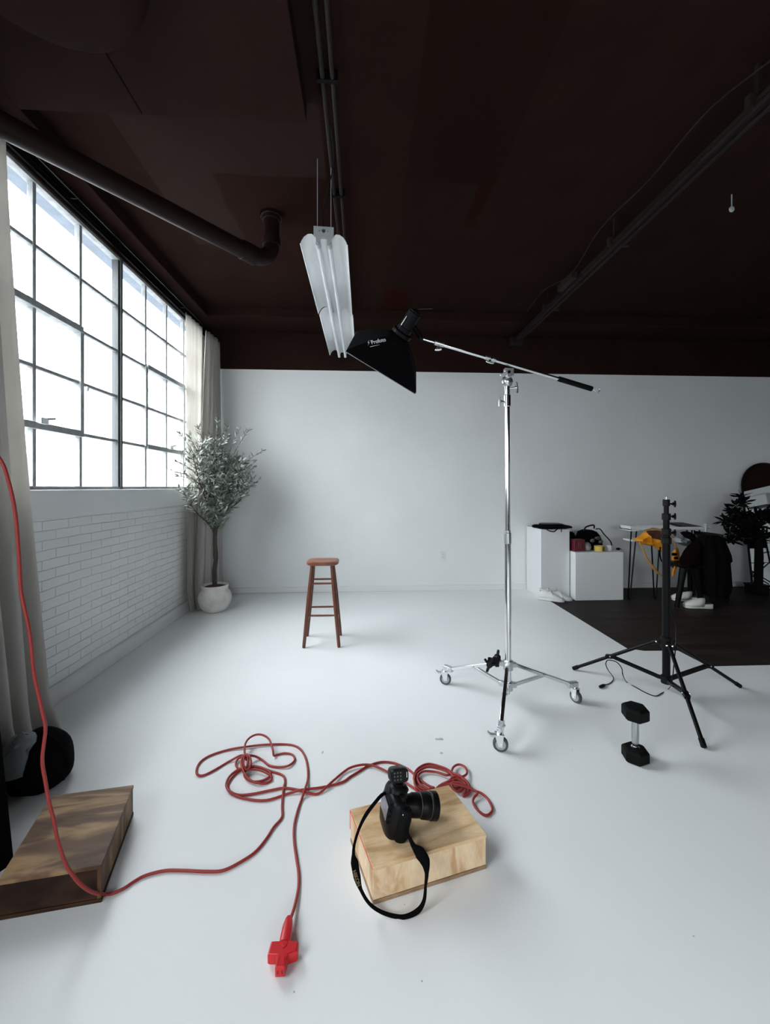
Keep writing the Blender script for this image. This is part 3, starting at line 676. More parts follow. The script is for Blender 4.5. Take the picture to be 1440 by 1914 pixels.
# side stems that start low beside the trunk, then the fanned crown
stems = []
for k in range(17):
    a = 2*PI*k/17+rnd.uniform(-.2, .2); e = rnd.random()**0.5
    tip = pc+Vector((math.cos(a)*0.42*e, math.sin(a)*0.36*e, rnd.uniform(1.55, 2.06)-0.25*e))
    st = pc+Vector((rnd.uniform(-.012, .012), rnd.uniform(-.012, .012), rnd.uniform(0.58, 0.98)))
    m1 = st.lerp(tip, 0.35)+Vector((-0.10*math.cos(a)*e, -0.10*math.sin(a)*e, 0.05)); m2 = st.lerp(tip, 0.7)+Vector((0.01, 0, 0.02))
    P = smooth_path([st, m1, m2, tip], 7); stems.append(P)
    bmb.tube(P, [0.009*(1-i/len(P))+0.002 for i in range(len(P))], 6)
for P in stems:
    n = len(P)
    for i in range(3, n):
        for q in range(3):
            if P[i].z < 0.90: continue
            base = P[i]; a = rnd.uniform(0, 2*PI)
            L = rnd.uniform(0.06, 0.19)*(0.8+0.3*(i/n)); d = Vector((math.cos(a), math.sin(a), rnd.uniform(0.3, 1.3))).normalized()
            tw = [base+d*L*s+Vector((0, 0, 0.03*s*s)) for s in (0, .33, .66, 1)]
            bmb.tube(tw, [0.0022, 0.0018, 0.0014, 0.001], 4)
            for s in range(1, 6):
                f = s/5; p = base+d*L*f+Vector((0, 0, 0.03*f*f))
                for _ in range(1 if s < 5 else 2):
                    b = rnd.uniform(0, 2*PI); dd = (d*0.7+Vector((math.cos(b), math.sin(b), rnd.uniform(-0.3, 0.7)))*0.8)
                    leafblade(p, dd, rnd.uniform(0.048, 0.078), rnd.uniform(0.014, 0.021), lmb)
# a few long whips
for (px, py, t_) in ((331, 862, 4.2), (322, 880, 4.12), (338, 812, 4.22), (354, 815, 4.3), (490, 843, 4.6), (463, 806, 4.6), (447, 805, 4.7), (407, 786, 4.6), (470, 905, 4.5), (345, 915, 4.25), (372, 800, 4.4), (425, 800, 4.6), (335, 890, 4.2)):
    tip = at(px, py, t_); st = pc+Vector((0, 0, 1.25)); md = st.lerp(tip, 0.55)+Vector((0, 0, 0.08)); P = smooth_path([st, md, tip], 8)
    bmb.tube(P, [0.004*(1-i/len(P))+0.0012 for i in range(len(P))], 5)
    for i in range(4, len(P)):
        dd = (P[i]-P[i-1]).normalized()
        for _ in range(2 if i < len(P)-1 else 4):
            b = rnd.uniform(0, 2*PI); leafblade(P[i], dd*0.8+Vector((math.cos(b), math.sin(b), rnd.uniform(-0.3, 0.5)))*0.7, rnd.uniform(0.045, 0.065), rnd.uniform(0.012, 0.016), lmb)
build('branches', bmb, bark, tr, smooth=60)
build('foliage', lmb, leaf, tr, smooth=60)

# ================================================================== wooden stool
fl, fr_, bl, brt = G(568, 1211), G(634, 1210), G(574.5, 1189), G(637, 1187.5)
sc = (fl+fr_+bl+brt)/4
st = thing('bar_stool', 'tall reddish-brown wooden stool standing alone before the white back wall', 'stool', sc)
ux = (fr_-fl+brt-bl).normalized(); uy = Vector((-ux.y, ux.x, 0)); sh = 0.752
def seatring(z, rx, ry): return sup(sc+Vector((0.004, 0, z)), ux, uy, rx, ry, 48, 4.2)
build('seat', MB().rings([seatring(sh-0.036, 0.130, 0.105), seatring(sh-0.028, 0.143, 0.118), seatring(sh-0.008, 0.145, 0.120), seatring(sh-0.001, 0.138, 0.113), seatring(sh-0.004, 0.10, 0.075), seatring(sh-0.006, 0.05, 0.03)]), seat_wood, st, smooth=50)
ends = {}
for nm, p, sx, sy in (('fl', fl, -1, -1), ('fr', fr_, 1, -1), ('bl', bl, -1, 1), ('br', brt, 1, 1)):
    tp_ = sc+ux*(0.088*sx)+uy*(0.072*sy)+Vector((0, 0, sh-0.03)); ends[nm] = (p, tp_)
    P = [p.lerp(tp_, f) for f in (0, 0.02, 0.25, 0.6, 0.85, 1)]
    build('leg', MB().tube(P, [0.0125, 0.0145, 0.0165, 0.0185, 0.0165, 0.014], 16), stool_wood, st, smooth=50)
def lp(nm, z): a, b = ends[nm]; return a.lerp(b, z/b.z)
for a, b, z in (('fl', 'fr', 0.555), ('fl', 'fr', 0.275), ('bl', 'br', 0.555), ('bl', 'br', 0.285), ('fl', 'bl', 0.44), ('fr', 'br', 0.44), ('fl', 'bl', 0.21), ('fr', 'br', 0.21)):
    p, q = lp(a, z), lp(b, z)
    build('rung', MB().tube([p.lerp(q, f) for f in (0, .2, .5, .8, 1)], [0.007, 0.0085, 0.009, 0.0085, 0.007], 10), stool_wood, st, smooth=50)

# wall outlet
oc = ony(828, 1039, YB)
ot = thing('wall_outlet', 'white duplex outlet plate low on the back wall, right of the stool', 'outlet', (oc.x, YB, oc.z-0.06))
build('plate', MB().b2((oc.x-0.037, YB-0.006, oc.z-0.06), (oc.x+0.037, YB, oc.z+0.06)), outlet_m, ot, bevel=0.003)
for dz in (-0.021, 0.021):
    s_ = build('socket', MB().b2((oc.x-0.017, YB-0.008, oc.z+dz-0.014), (oc.x+0.017, YB-0.005, oc.z+dz+0.014)), outlet_m, ot, bevel=0.003)
    parts('slot', MB().b2((oc.x-0.009, YB-0.0085, oc.z+dz-0.005), (oc.x-0.006, YB-0.007, oc.z+dz+0.006)).b2((oc.x+0.006, YB-0.0085, oc.z+dz-0.005), (oc.x+0.009, YB-0.007, oc.z+dz+0.006)), slot_m, s_)

# ================================================================== chrome roller stand with boom
P0 = Vector((0, 0, 0)); T0 = 2.60
P0 = at(949.5, 911, T0); P0.z = 0
rs = thing('roller_stand', 'chrome wheeled light stand holding a long tilted boom arm', 'light stand', P0)
def col(z): return P0+Vector((0.004*(1-z), 0, z))
build('column', MB().cyl(col(0.15), col(1.085), 0.0195, n=24), chrome, rs)
build('column', MB().cyl(col(1.08), col(1.95), 0.0160, n=24), chrome, rs)
cl_ = MB(); cl_.cyl(col(1.06), col(1.13), 0.0225, n=24).cyl(col(1.13), col(1.145), 0.019, n=24)
cl_.cyl(col(0.255), col(0.275), 0.024, n=24)
parts('collar', cl_, alu, rs, bevel=0.002)
# top casting and knobs
hd = MB(); a = col(1.94); hd.cyl(a-Vector((0, 0, 0.005)), a+Vector((0, 0, 0.070)), 0.022, n=20).cyl(a+Vector((0, 0, 0.07)), a+Vector((0, 0, 0.145)), 0.0165, 0.018, n=20)
build('top_collar', hd, chrome, rs, bevel=0.003)
def tknob(name, base, dirn, up, parent, m, L=0.05, W=0.06):
    base = Vector(base); d = Vector(dirn).normalized(); u = Vector(up); k = MB()
    k.cyl(base, base+d*L, 0.006, n=10).cyl(base+d*(L-0.012), base+d*L, 0.011, n=12)
    k.tube([base+d*L-u*W/2, base+d*(L+0.004)-u*W*0.2, base+d*(L+0.004)+u*W*0.2, base+d*L+u*W/2], [0.006, 0.0055, 0.0055, 0.006], 8)
    return build(name, k, m, parent, smooth=50)
tknob('t_knob', col(1.965), (-1, -0.3, 0), (0.1, 0, 1), rs, alu, 0.055, 0.06)
tknob('t_knob', col(2.05), (1, -0.2, 0.1), (0, 0.2, 1), rs, alu, 0.06, 0.075)
hp = MB(); c0 = col(2.10); hp.ell(c0-Vector((0, 0, 0.004)), (0.036, 0.030, 0.038)).cyl(c0+Vector((0, -0.04, 0.03)), c0+Vector((0, 0.04, 0.03)), 0.018, n=20)
hp.box(c0+Vector((0.01, 0, 0.055)), (0.06, 0.036, 0.05)).bar(c0+Vector((-0.005, -0.035, 0.045)), c0+Vector((-0.055, -0.03, 0.025)), 0.012, 0.022)
build('boom_clamp', hp, alu, rs, bevel=0.005, smooth=50)
build('clamp_bolt', MB().cyl(c0+Vector((-0.004, -0.052, 0.045)), c0+Vector((-0.004, -0.030, 0.045)), 0.010, n=6), blackm, rs)
# boom
A = at(797, 635.5, 2.50); B = at(1048, 709, 2.62); dd = (B-A).normalized()
bm_ = build('boom_arm', MB().tube([A+dd*0.06, B], [0.0105, 0.0105], 20), chrome, rs)
build('boom_tip', MB().cyl(A-dd*0.035, A+dd*0.07, 0.006, n=14).cyl(A-dd*0.035, A-dd*0.02, 0.009, n=10), chrome, rs)
parts('boom_collar', MB().cyl(A+dd*0.055, A+dd*0.115, 0.0145, n=18).cyl(A+dd*0.39, A+dd*0.425, 0.0135, n=18).cyl(A+dd*0.435, A+dd*0.46, 0.0135, n=18), alu, rs, bevel=0.002)
tknob('t_knob', A+dd*0.085, (-0.2, 0, -1), (1, 0, 0.1), rs, chrome, 0.035, 0.04)
tknob('t_knob', A+dd*0.42, (0, -0.1, -1), dd, rs, chrome, 0.022, 0.05)
Bg = at(1107, 727, 2.645)
build('boom_grip', MB().cyl(B-dd*0.015, Bg, 0.0165, n=20), rubber, rs, bevel=0.002)
hk = smooth_path([Bg, Bg+dd*0.012, Bg+dd*0.030+Vector((0, 0, -0.008)), Bg+dd*0.050+Vector((0, 0, -0.006)), Bg+dd*0.056+Vector((0, 0, 0.010)), Bg+dd*0.046+Vector((0, 0, 0.018))], 5)
build('boom_hook', MB().tube(hk, 0.003, 8), chrome, rs)
# hubs
hz, lz = 0.285, 0.155
hb = MB(); hb.cyl(col(hz-0.03), col(hz+0.03), 0.030, n=24).cyl(col(lz-0.03), col(lz+0.025), 0.029, n=24).cyl(col(0.10), col(0.13), 0.010, n=12)
feet = [G(833, 1279), G(1077, 1313), G(936, 1404)]
for f in feet:
    d = (f-P0); d.z = 0; d.normalize()
    for z in (hz, lz): hb.bar(P0+d*0.02+Vector((0, 0, z)), P0+d*0.055+Vector((0, 0, z)), 0.030, 0.030)
parts('hub', hb, alu, rs, bevel=0.003)
for i, f in enumerate(feet):
    d = (f-P0); L = Vector((d.x, d.y, 0)).length; d = Vector((d.x, d.y, 0)).normalized(); sd = Vector((-d.y, d.x, 0))
    a = P0+d*0.045+Vector((0, 0, hz)); b = P0+d*(L-0.035)+Vector((0, 0, 0.122))
    lg = build('leg', MB().bar(a, b, 0.022, 0.022), chrome if i < 2 else chrome, rs, bevel=0.003)
    m_ = a.lerp(b, 0.50)
    build('brace', MB().bar(P0+d*0.045+Vector((0, 0, lz)), m_-Vector((0, 0, 0.005)), 0.018, 0.018).cyl(m_-sd*0.018, m_+sd*0.018, 0.007, n=10), alu, rs, bevel=0.002)
    build('leg_bracket', MB().bar(b-d*0.025+Vector((0, 0, 0.0)), b+d*0.045, 0.032, 0.034).cyl(b-sd*0.022, b+sd*0.022, 0.006, n=10), alu, lg, bevel=0.003)
    # caster
    wc = Vector((f.x, f.y, 0.040)); ax = Vector((0.25, 1, 0)).normalized() if i != 1 else Vector((0.95, 0.5, 0)).normalized()
    if i == 0: ax = Vector((0.2, 1, 0)).normalized()
    fw = ax.cross(Vector((0, 0, 1)))
    tw = MB(); tw.disc_lathe([(0.026, -0.011), (0.036, -0.012), (0.040, -0.008), (0.0405, 0), (0.040, 0.008), (0.036, 0.012), (0.026, 0.011)], wc, ax, 32)
    build('caster_wheel', tw, grey_rubber, lg, smooth=50)
    build('wheel_disc', MB().disc_lathe([(0.001, -0.0145), (0.010, -0.0145), (0.027, -0.0118), (0.027, 0.0118), (0.010, 0.0145), (0.001, 0.0145)], wc, ax, 28), mat('caster_grey', (0.34, 0.36, 0.38), 0.4), lg, smooth=50)
    fk = MB(); tc2 = Vector((f.x, f.y, 0.095))-fw*0.006
    for s in (-1, 1):
        o_ = ax*(0.0175*s); pr = [wc+o_-fw*0.012-Vector((0, 0, 0.010)), wc+o_+fw*0.010-Vector((0, 0, 0.010)), tc2+o_+fw*0.022, tc2+o_-fw*0.026]
        q = ax*0.0012; fk.add([p-q for p in pr]+[p+q for p in pr], [(0, 1, 2, 3), (7, 6, 5, 4), (0, 4, 5, 1), (1, 5, 6, 2), (2, 6, 7, 3), (3, 7, 4, 0)])
    fk.box(tc2-Vector((0, 0, 0.002)), (0.044, 0.038, 0.005)).cyl(tc2, tc2+Vector((0, 0, 0.03)), 0.013, n=16).cyl(wc-ax*0.021, wc+ax*0.021, 0.005, n=8)
    build('caster_fork', fk, chrome, lg, bevel=0.001)
    bl_ = MB(); bl_.bar(tc2-fw*0.012-Vector((0, 0, 0.010)), tc2-fw*0.048-Vector((0, 0, 0.012)), 0.026, 0.010).bar(tc2-fw*0.045-Vector((0, 0, 0.012)), tc2-fw*0.062+Vector((0, 0, 0.004)), 0.022, 0.005)
    build('brake_lever', bl_, alu, lg, bevel=0.002)
# black clamp with knobs clipped on the base
def trilobe(c, nrm, r, rot):
    k = MB(); nrm = Vector(nrm).normalized(); a = nrm.orthogonal().normalized(); b = nrm.cross(a)
    k.cyl(c-nrm*0.012, c+nrm*0.012, r*0.42, n=14)
    for j in range(3):
        an = rot+j*2*PI/3; d = a*math.cos(an)+b*math.sin(an)
        k.tube([c, c+d*r*0.7, c+d*r], [r*0.22, r*0.20, r*0.16], 8)
    return k
ck = thing('studio_clamp', 'black clamp with star knobs clipped on the base of the chrome stand', 'clamp', at(922, 1240, 2.63))
k1 = at(915, 1243, 2.60); k2 = at(930, 1229, 2.63)
build('knob', trilobe(k1, (-0.3, -1, 0.3), 0.045, 0.4), blackp, ck, smooth=50)
build('knob', trilobe(k2, (0.6, -1, 0.1), 0.048, 1.6), blackp, ck, smooth=50)
build('jaw', MB().bar(k1, k2, 0.03, 0.03).bar(k2, k2+Vector((0.0, 0.01, -0.06)), 0.025, 0.025).bar(k1, k1+Vector((0.02, 0.05, 0.02)), 0.025, 0.025), blackp, ck, bevel=0.003)

# ================================================================== softbox and strobe
def cc(v): return Vector((v[0]*CT+v[1]*ST, -v[0]*ST+v[1]*CT, v[2]))
T = CAM+cc((0.187, 2.45, -0.574*-1)); U = cc((-0.402, -0.15, 0.204)); V = cc((0.03, 0.4, 0.262))
n_ = U.cross(V).normalized()
if n_.z > 0: n_ = -n_
ctr = T+(U+V)/2; Ap = ctr-n_*0.185
ring = 0.055
uu, vv = U.normalized(), (V-U.normalized()*V.dot(U.normalized())).normalized()
sbx = thing('softbox', 'black fabric softbox with white lettering hung from the boom end', 'softbox', ctr)
def sq(c, a, b, bow=0.0, n=8):
    cs = [c-U*a-V*b, c+U*a-V*b, c+U*a+V*b, c-U*a+V*b]; out = []
    for i in range(4):
        p, q = cs[i], cs[(i+1) % 4]
        for k in range(n):
            f = k/n; m = p.lerp(q, f); out.append(m+(c-m)*bow*math.sin(PI*f))
    return out
# corners of the sloping shell; T is one corner of the open front
R = []
for f in (0.0, 0.25, 0.5, 0.75, 1.0):
    c = Ap.lerp(ctr, f); s0 = ring/0.5; g = s0+(1-s0)*f
    g = s0*(1-f)+f+0.05*math.sin(PI*f)
    R.append(sq(c, 0.5*g, 0.5*g, 0.05*math.sin(PI*f)))
R.append(sq(ctr+n_*0.012, 0.5, 0.5))
build('fabric_shell', MB().rings(R, cap=False), blackf, sbx, smooth=25, solid=0.003)
build('diffuser', MB().add(sq(ctr+n_*0.006, 0.492, 0.492)[::8]+[], [(0, 1, 2, 3)]), mat('diffuser_cloth', (0.8, 0.82, 0.84), 0.9), sbx, solid=0.001)
build('edge_piping', MB().tube([p for p in sq(ctr+n_*0.013, 0.502, 0.502, n=1)], 0.0022, 6, closed=True), mat('pale_piping', (0.32, 0.33, 0.34), 0.4), sbx)
build('speed_ring', MB().disc_lathe([(0.03, 0), (0.064, 0), (0.064, 0.022), (0.03, 0.022)], Ap-(-n_)*0.004, -n_, 28), blackm, sbx, bevel=0.002)
# side panel holding the name: corner T, corner T+U, ring
pn = (U).cross(Ap-T).normalized()
q0 = hitp(684, 645.5, T, pn); q1 = hitp(719, 638, T, pn)
if pn.dot(CAM-T) < 0: pn = -pn
wx = (q1-q0); Lw = wx.length; mid = (q0+q1)/2+pn*0.022
side = wx.normalized(); upv = pn.cross(side)
text('logo_text', 'Profoto', 0.033, white_print, sbx, frame_m(mid+side*0.012, side, upv), bold=0.0004)
bolt = [(-0.068, -0.014), (-0.050, 0.002), (-0.056, 0.003), (-0.044, 0.018), (-0.062, 0.003), (-0.055, 0.001)]
fm = frame_m(mid, side, upv)
build('logo_mark', MB().add([fm @ Vector((x, y, 0)) for x, y in bolt]+[fm @ Vector((x, y, 0.0006)) for x, y in bolt], [(0, 1, 2, 3, 4, 5), (11, 10, 9, 8, 7, 6)]), white_print, sbx)
build('logo_line', MB().add([fm @ Vector((x, y, 0.0004)) for x, y in ((-0.058, -0.024), (0.01, -0.024), (0.01, -0.0215), (-0.058, -0.0215))], [(0, 1, 2, 3)]), white_print, sbx, solid=0.0004)
hd_ = thing('studio_strobe', 'black cylindrical studio strobe mounted behind the softbox on the boom', 'studio light', Ap)
b0 = Ap-n_*0.020; b1 = Ap-n_*0.150; 
bdy = build('housing', MB().cyl(b0, b1, 0.040, n=28).cyl(b0, b0-n_*0.03, 0.045, n=28), blackm, hd_, bevel=0.004)
build('rear_panel', MB().cyl(b1, b1-n_*0.008, 0.037, n=28), blackp, hd_, bevel=0.002)
build('bracket', MB().bar(b0-n_*0.07, A-dd*0.03, 0.03, 0.022).cyl(A-dd*0.045, A-dd*0.02, 0.016, n=14), blackm, hd_, bevel=0.003)
build('bracket_lever', MB().bar(b1+n_*0.01+Vector((0, 0, 0.03)), b1+n_*0.01+Vector((0.11, 0.0, 0.037)), 0.014, 0.008), blackm, hd_, bevel=0.002)
build('highlight_stripe', MB().bar(b0-n_*0.03+cc((-0.030, -0.030, 0.0)), b0-n_*0.09+cc((-0.030, -0.030, 0.0)), 0.004, 0.004), alu, hd_)

# ================================================================== black tripod light stand
Q0 = at(1246, 911, 2.733); Q0.z = 0
bs = thing('light_stand', 'black telescopic light stand with spread tripod legs standing right of the chrome stand', 'light stand', Q0)
def qc(z): return Q0+Vector((0.0, 0, z))
topz = 1.42-17/F*2.733
build('column', MB().cyl(qc(0.12), qc(1.10), 0.0235, n=24), blackm, bs)
build('column', MB().cyl(qc(1.06), qc(1.23), 0.019, n=24), blackm, bs)
build('column', MB().cyl(qc(1.22), qc(topz-0.03), 0.015, n=24), blackm, bs)
build('spigot', MB().cyl(qc(topz-0.035), qc(topz), 0.007, n=14), chrome, bs, bevel=0.002)
qk = MB()
for z, r in ((1.04, 0.030), (1.10, 0.028), (1.20, 0.026), (topz-0.065, 0.021)): qk.cyl(qc(z), qc(z+0.045), r, n=20)
parts('lock_collar', qk, blackp, bs, bevel=0.004)
for z in (1.115, 1.225, topz-0.05): tknob('t_knob', qc(z), (1, -0.1, 0), (0, 0, 1), bs, blackp, 0.055, 0.042)
tknob('t_knob', qc(0.90), (1, -0.1, 0), (0, 0, 1), bs, blackp, 0.04, 0.04)
hz2, lz2 = 0.375, 0.135
ft = [G(1073, 1253), G(1383, 1286), G(1316, 1400)]
qh = MB(); qh.cyl(qc(hz2-0.03), qc(hz2+0.04), 0.034, n=24).cyl(qc(lz2-0.03), qc(lz2+0.02), 0.032, n=24)
for f in ft:
    d = f-Q0; d.z = 0; d.normalize()
    qh.bar(qc(hz2)+d*0.03, qc(hz2)+d*0.065, 0.024, 0.03).bar(qc(lz2)+d*0.03, qc(lz2)+d*0.055, 0.02, 0.024)
parts('hub', qh, blackp, bs, bevel=0.003)
for f in ft:
    d = f-Q0; L = Vector((d.x, d.y, 0)).length; d = Vector((d.x, d.y, 0)).normalized(); sd = Vector((-d.y, d.x, 0))
    a = qc(hz2)+d*0.055; b = Vector((f.x, f.y, 0.016))
    lg = build('leg', MB().cyl(a, b, 0.0115, n=16), blackm, bs)
    build('foot_cap', MB().cyl(b-(b-a).normalized()*0.04, b+(b-a).normalized()*0.006, 0.0145, n=16), rubber, lg, bevel=0.002)
    m_ = a.lerp(b, 0.52)
    build('brace', MB().bar(qc(lz2)+d*0.045+sd*0.012, m_+sd*0.012, 0.004, 0.018).bar(qc(lz2)+d*0.045-sd*0.012, m_-sd*0.012, 0.004, 0.018).bar(m_-d*0.015, m_+d*0.015+(b-a).normalized()*0.02, 0.03, 0.026), blackm, bs, bevel=0.001)
    parts('rivet', MB().cyl(m_-sd*0.020, m_+sd*0.020, 0.005, n=10).cyl(a-sd*0.020, a+sd*0.020, 0.005, n=10), chrome, lg)
# thin black mains cord dangling from the stand
pc_ = thing('power_cord', 'thin black power cord with plug lying under the black light stand', 'cord', G(1125, 1283))
wire = [qc(0.62)+Vector((0.03, 0.0, 0)), qc(0.46)+Vector((0.045, -0.03, 0)), at(1260, 1245, 2.62), at(1258, 1266, 2.57), at(1255, 1280, 2.54), G(1250, 1288, 0.004), G(1237, 1296, .004), G(1226, 1301, .004), G(1208, 1295, .004), G(1188, 1284, .004), G(1172, 1275, .004), at(1165, 1262, 2.80), at(1163, 1250, 2.84), at(1157, 1241, 2.87), at(1150, 1236, 2.89), at(1137, 1234, 2.92), at(1133, 1241, 2.94), at(1137, 1252, 2.95), G(1146, 1264, 0.02), G(1147, 1270, 0.005), G(1141, 1277, 0.004), G(1132, 1280, 0.006)]
build('cable', MB().tube(smooth_path(wire, 6), 0.0032, 8), blackm, pc_)
g0 = G(1132, 1280, 0.008); g1 = G(1122, 1284, 0.012)
build('plug', MB().tube([g0, g0.lerp(g1, .3), g0.lerp(g1, .7), g1], [0.005, 0.011, 0.012, 0.010], 10), blackp, pc_, smooth=50)
parts('prong', MB().cyl(g1, g1+(g1-g0).normalized()*0.015+Vector((0.004, 0.004, 0)), 0.002, n=6).cyl(g1, g1+(g1-g0).normalized()*0.015-Vector((0.004, 0.004, 0)), 0.002, n=6), chrome, pc_)

# ================================================================== dumbbell
dc = G(1188, 1421); dc.z = 0
db = thing('dumbbell', 'black rubber hexagonal dumbbell standing upright with ribbed chrome handle', 'dumbbell', dc)
def hexr(z, r, a0=0.30): return [dc+Vector((r*math.cos(a0+PI/3*k), r*math.sin(a0+PI/3*k), z)) for k in range(6)]
hh = 0.068; tz = 0.284
for z0 in (0.0, tz-hh):
    build('weight_head', MB().rings([hexr(z0+0.000, 0.052), hexr(z0+0.011, 0.065), hexr(z0+hh-0.011, 0.065), hexr(z0+hh, 0.052)]), rubber, db, bevel=0.003)
hl = MB(); hl.lathe([(0.013, hh-0.002), (0.013, hh+0.004), (0.0125, hh+0.008), (0.0165, hh+0.03), (0.0175, tz/2), (0.0165, tz-hh-0.03), (0.0125, tz-hh-0.008), (0.013, tz-hh+0.002)], dc, 28)
build('handle', hl, mat('worn_chrome', (0.42, 0.44, 0.46), 0.16, 1.0), db, smooth=60)
kn = MB()
for j in range(5):
    z = hh+0.022+j*0.0115; kn.lathe([(0.0172, z-0.001), (0.0182, z), (0.0172, z+0.001)], dc, 24, cap=False)
parts('collar', MB().lathe([(0.018, hh-0.001), (0.020, hh+0.003), (0.016, hh+0.007), (0.013, hh+0.007)], dc, 28).lathe([(0.013, tz-hh-0.007), (0.016, tz-hh-0.007), (0.020, tz-hh-0.003), (0.018, tz-hh+0.001)], dc, 28), chrome, db, smooth=60)

# ================================================================== paper scraps
def scrap(px, py, L, W, a, lab):
    p = G(px, py); M = Matrix.Rotation(a, 3, 'Z')
    tag(build('paper_scrap', MB().box((p.x, p.y, 0.0022), (L, W, 0.0012), M).box((p.x+0.3*L*math.cos(a), p.y+0.3*L*math.sin(a), 0.0045), (L*0.4, W*0.9, 0.001), M @ Matrix.Rotation(0.2, 3, 'Y')), paper), lab, 'scrap', 'floor scraps')
scrap(821, 1382, 0.042, 0.012, -0.05, 'small grey paper scrap on the white floor left of the front caster')
scrap(825, 1408, 0.012, 0.006, 0.5, 'tiny grey crumb on the floor just below the paper scrap')
scrap(603, 1407, 0.012, 0.005, 1.2, 'tiny grey fleck on the floor above the crossed red cords')

# ================================================================== wooden apple boxes
def boxcorners(P, h):      # P: four top corners in order
    return [(p.x, p.y) for p in P]
BH = 0.128
def panel_box(name, label, P, h, m_top, m_side, m_edge, cat, th=0.013):
    c = sum(P, Vector())/4; c.z = 0
    t = thing(name, label, cat, c)
    pts = [(p.x, p.y) for p in P]
    def inset(k): return [tuple(Vector((x, y)).lerp(Vector((c.x, c.y)), k)) for x, y in pts]
    build('top_panel', MB().prism(pts, h-th, h), m_top, t, bevel=0.0015)
    build('bottom_panel', MB().prism(pts, 0.0, th*0.95), m_edge, t, bevel=0.0015)
    n = 4
    for i in range(4):
        a = Vector((*pts[i], 0)); b = Vector((*pts[(i+1) % 4], 0)); d = (b-a).normalized(); q = Vector((c.x, c.y, 0)); nin = Vector((-d.y, d.x, 0))
        if nin.dot(q-a) < 0: nin = -nin
        k = 0.0022; u0 = a+nin*k+(d*0.013 if i % 2 else d*k); u1 = b+nin*k-(d*0.013 if i % 2 else d*k)
        build('side_panel', MB().prism([(u0.x, u0.y), (u1.x, u1.y), ((u1+nin*0.012).x, (u1+nin*0.012).y), ((u0+nin*0.012).x, (u0+nin*0.012).y)], th+0.0012, h-th-0.0012), m_side[i] if isinstance(m_side, list) else m_side, t, bevel=0.0008)
    return t
def g(px, py): return G(px, py, BH)
A_, B_, C_ = g(697, 1622), g(910, 1559.5), g(655, 1512.5)
D_ = g(839.5, 1467)
# top edge layers seen on the pale box
e = (B_-A_).normalized()
bx = panel_box('apple_box', 'pale plywood box with red edge line on the white floor, carrying the camera', [A_, B_, D_, C_], BH, ply, plyside, edge_ply, 'box')
rl = MB(); up = Vector((0, 0, 0.0006))
dA = (C_-A_).normalized(); nA = Vector((-dA.y, dA.x, 0))
if nA.dot(B_-A_) > 0: nA = -nA
zt = Vector((0, 0, BH))
for off, z in ((0.0005, -0.004),):
    rl.bar(Vector((A_.x, A_.y, BH+z))+nA*0.0008, Vector((C_.x, C_.y, BH+z))+nA*0.0008, 0.0022, 0.003)
rl.bar(Vector((C_.x, C_.y, BH-0.006))+nA*0.001-dA*0.001, Vector((C_.x, C_.y, 0.05))+nA*0.001-dA*0.001, 0.0025, 0.0025, up=(1, 0, 0))
build('red_line', rl, redline, bx)
# brown stained box at left
L1, L2, L3 = g(250, 1467), g(190, 1617), g(95, 1487.5)
L4 = g(0, 1648); dL = (L4-L2); L4 = L2+dL*1.03
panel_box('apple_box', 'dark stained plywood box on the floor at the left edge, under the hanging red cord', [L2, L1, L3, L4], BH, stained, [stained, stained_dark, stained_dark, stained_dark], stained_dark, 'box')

# ================================================================== camera on the box
cb0 = G(735, 1572, BH)
cm = thing('digital_camera', 'black digital camera standing on the pale plywood box, lens pointing right', 'camera', cb0)
lens_end = at(806, 1522, 1.57)
bodyc = at(738, 1518, 1.535)
ld = (at(812, 1524, 1.535)-at(742, 1510, 1.50)); ld.z = 0; ld.normalize(); wd = Vector((-ld.y, ld.x, 0))   # lens axis; body width axis
ld = ld.normalized()
zb = BH; bh = 0.150
def bsec(z, fx0, fx1, wy, p=3.2, oy=0.0):
    c = Vector((cb0.x, cb0.y, 0))+wd*(0.055+oy)+ld*((fx0+fx1)/2); c.z = z
    return sup(c, ld, wd, (fx1-fx0)/2, wy, 28, p)
pv = Vector((cb0.x, cb0.y, 0))+ld*0.034+Vector((0, 0, zb))
XF = Matrix.Translation(pv) @ Matrix.Rotation(math.radians(12.5), 4, wd) @ Matrix.Translation(-pv)
body = MB().rings([bsec(zb, -0.026, 0.026, 0.058), bsec(zb+0.006, -0.034, 0.034, 0.068), bsec(zb+0.035, -0.038, 0.040, 0.073), bsec(zb+0.060, -0.036, 0.036, 0.072),
                   bsec(zb+0.085, -0.037, 0.034, 0.073), bsec(zb+0.115, -0.034, 0.032, 0.071), bsec(zb+0.132, -0.030, 0.028, 0.062), bsec(zb+0.138, -0.022, 0.022, 0.050)])
bo = build('body', body, blackp, cm, smooth=50)
grip = MB()
gc = Vector((cb0.x, cb0.y, 0))+wd*(-0.006)
grip.rings([sup(gc+ld*0.022+Vector((0, 0, zb+z)), ld, wd, rx, ry, 20, 2.4) for z, rx, ry in ((0.004, 0.022, 0.018), (0.02, 0.030, 0.024), (0.05, 0.026, 0.023), (0.08, 0.028, 0.024), (0.11, 0.024, 0.022), (0.12, 0.015, 0.015))])
build('hand_grip', grip, rubber, bo, smooth=60)
cc0 = Vector((cb0.x, cb0.y, 0))+wd*0.055
pm = MB().rings([bsec(zb+0.126, -0.032, 0.034, 0.034, 2.4), bsec(zb+0.146, -0.032, 0.044, 0.027, 2.4), bsec(zb+0.157, -0.020, 0.034, 0.018, 2.4), bsec(zb+0.160, -0.012, 0.018, 0.012, 2.4)])
build('viewfinder_hump', pm, blackp, bo, smooth=50)
bk = cc0-ld*0.0375+Vector((0, 0, zb+0.078))
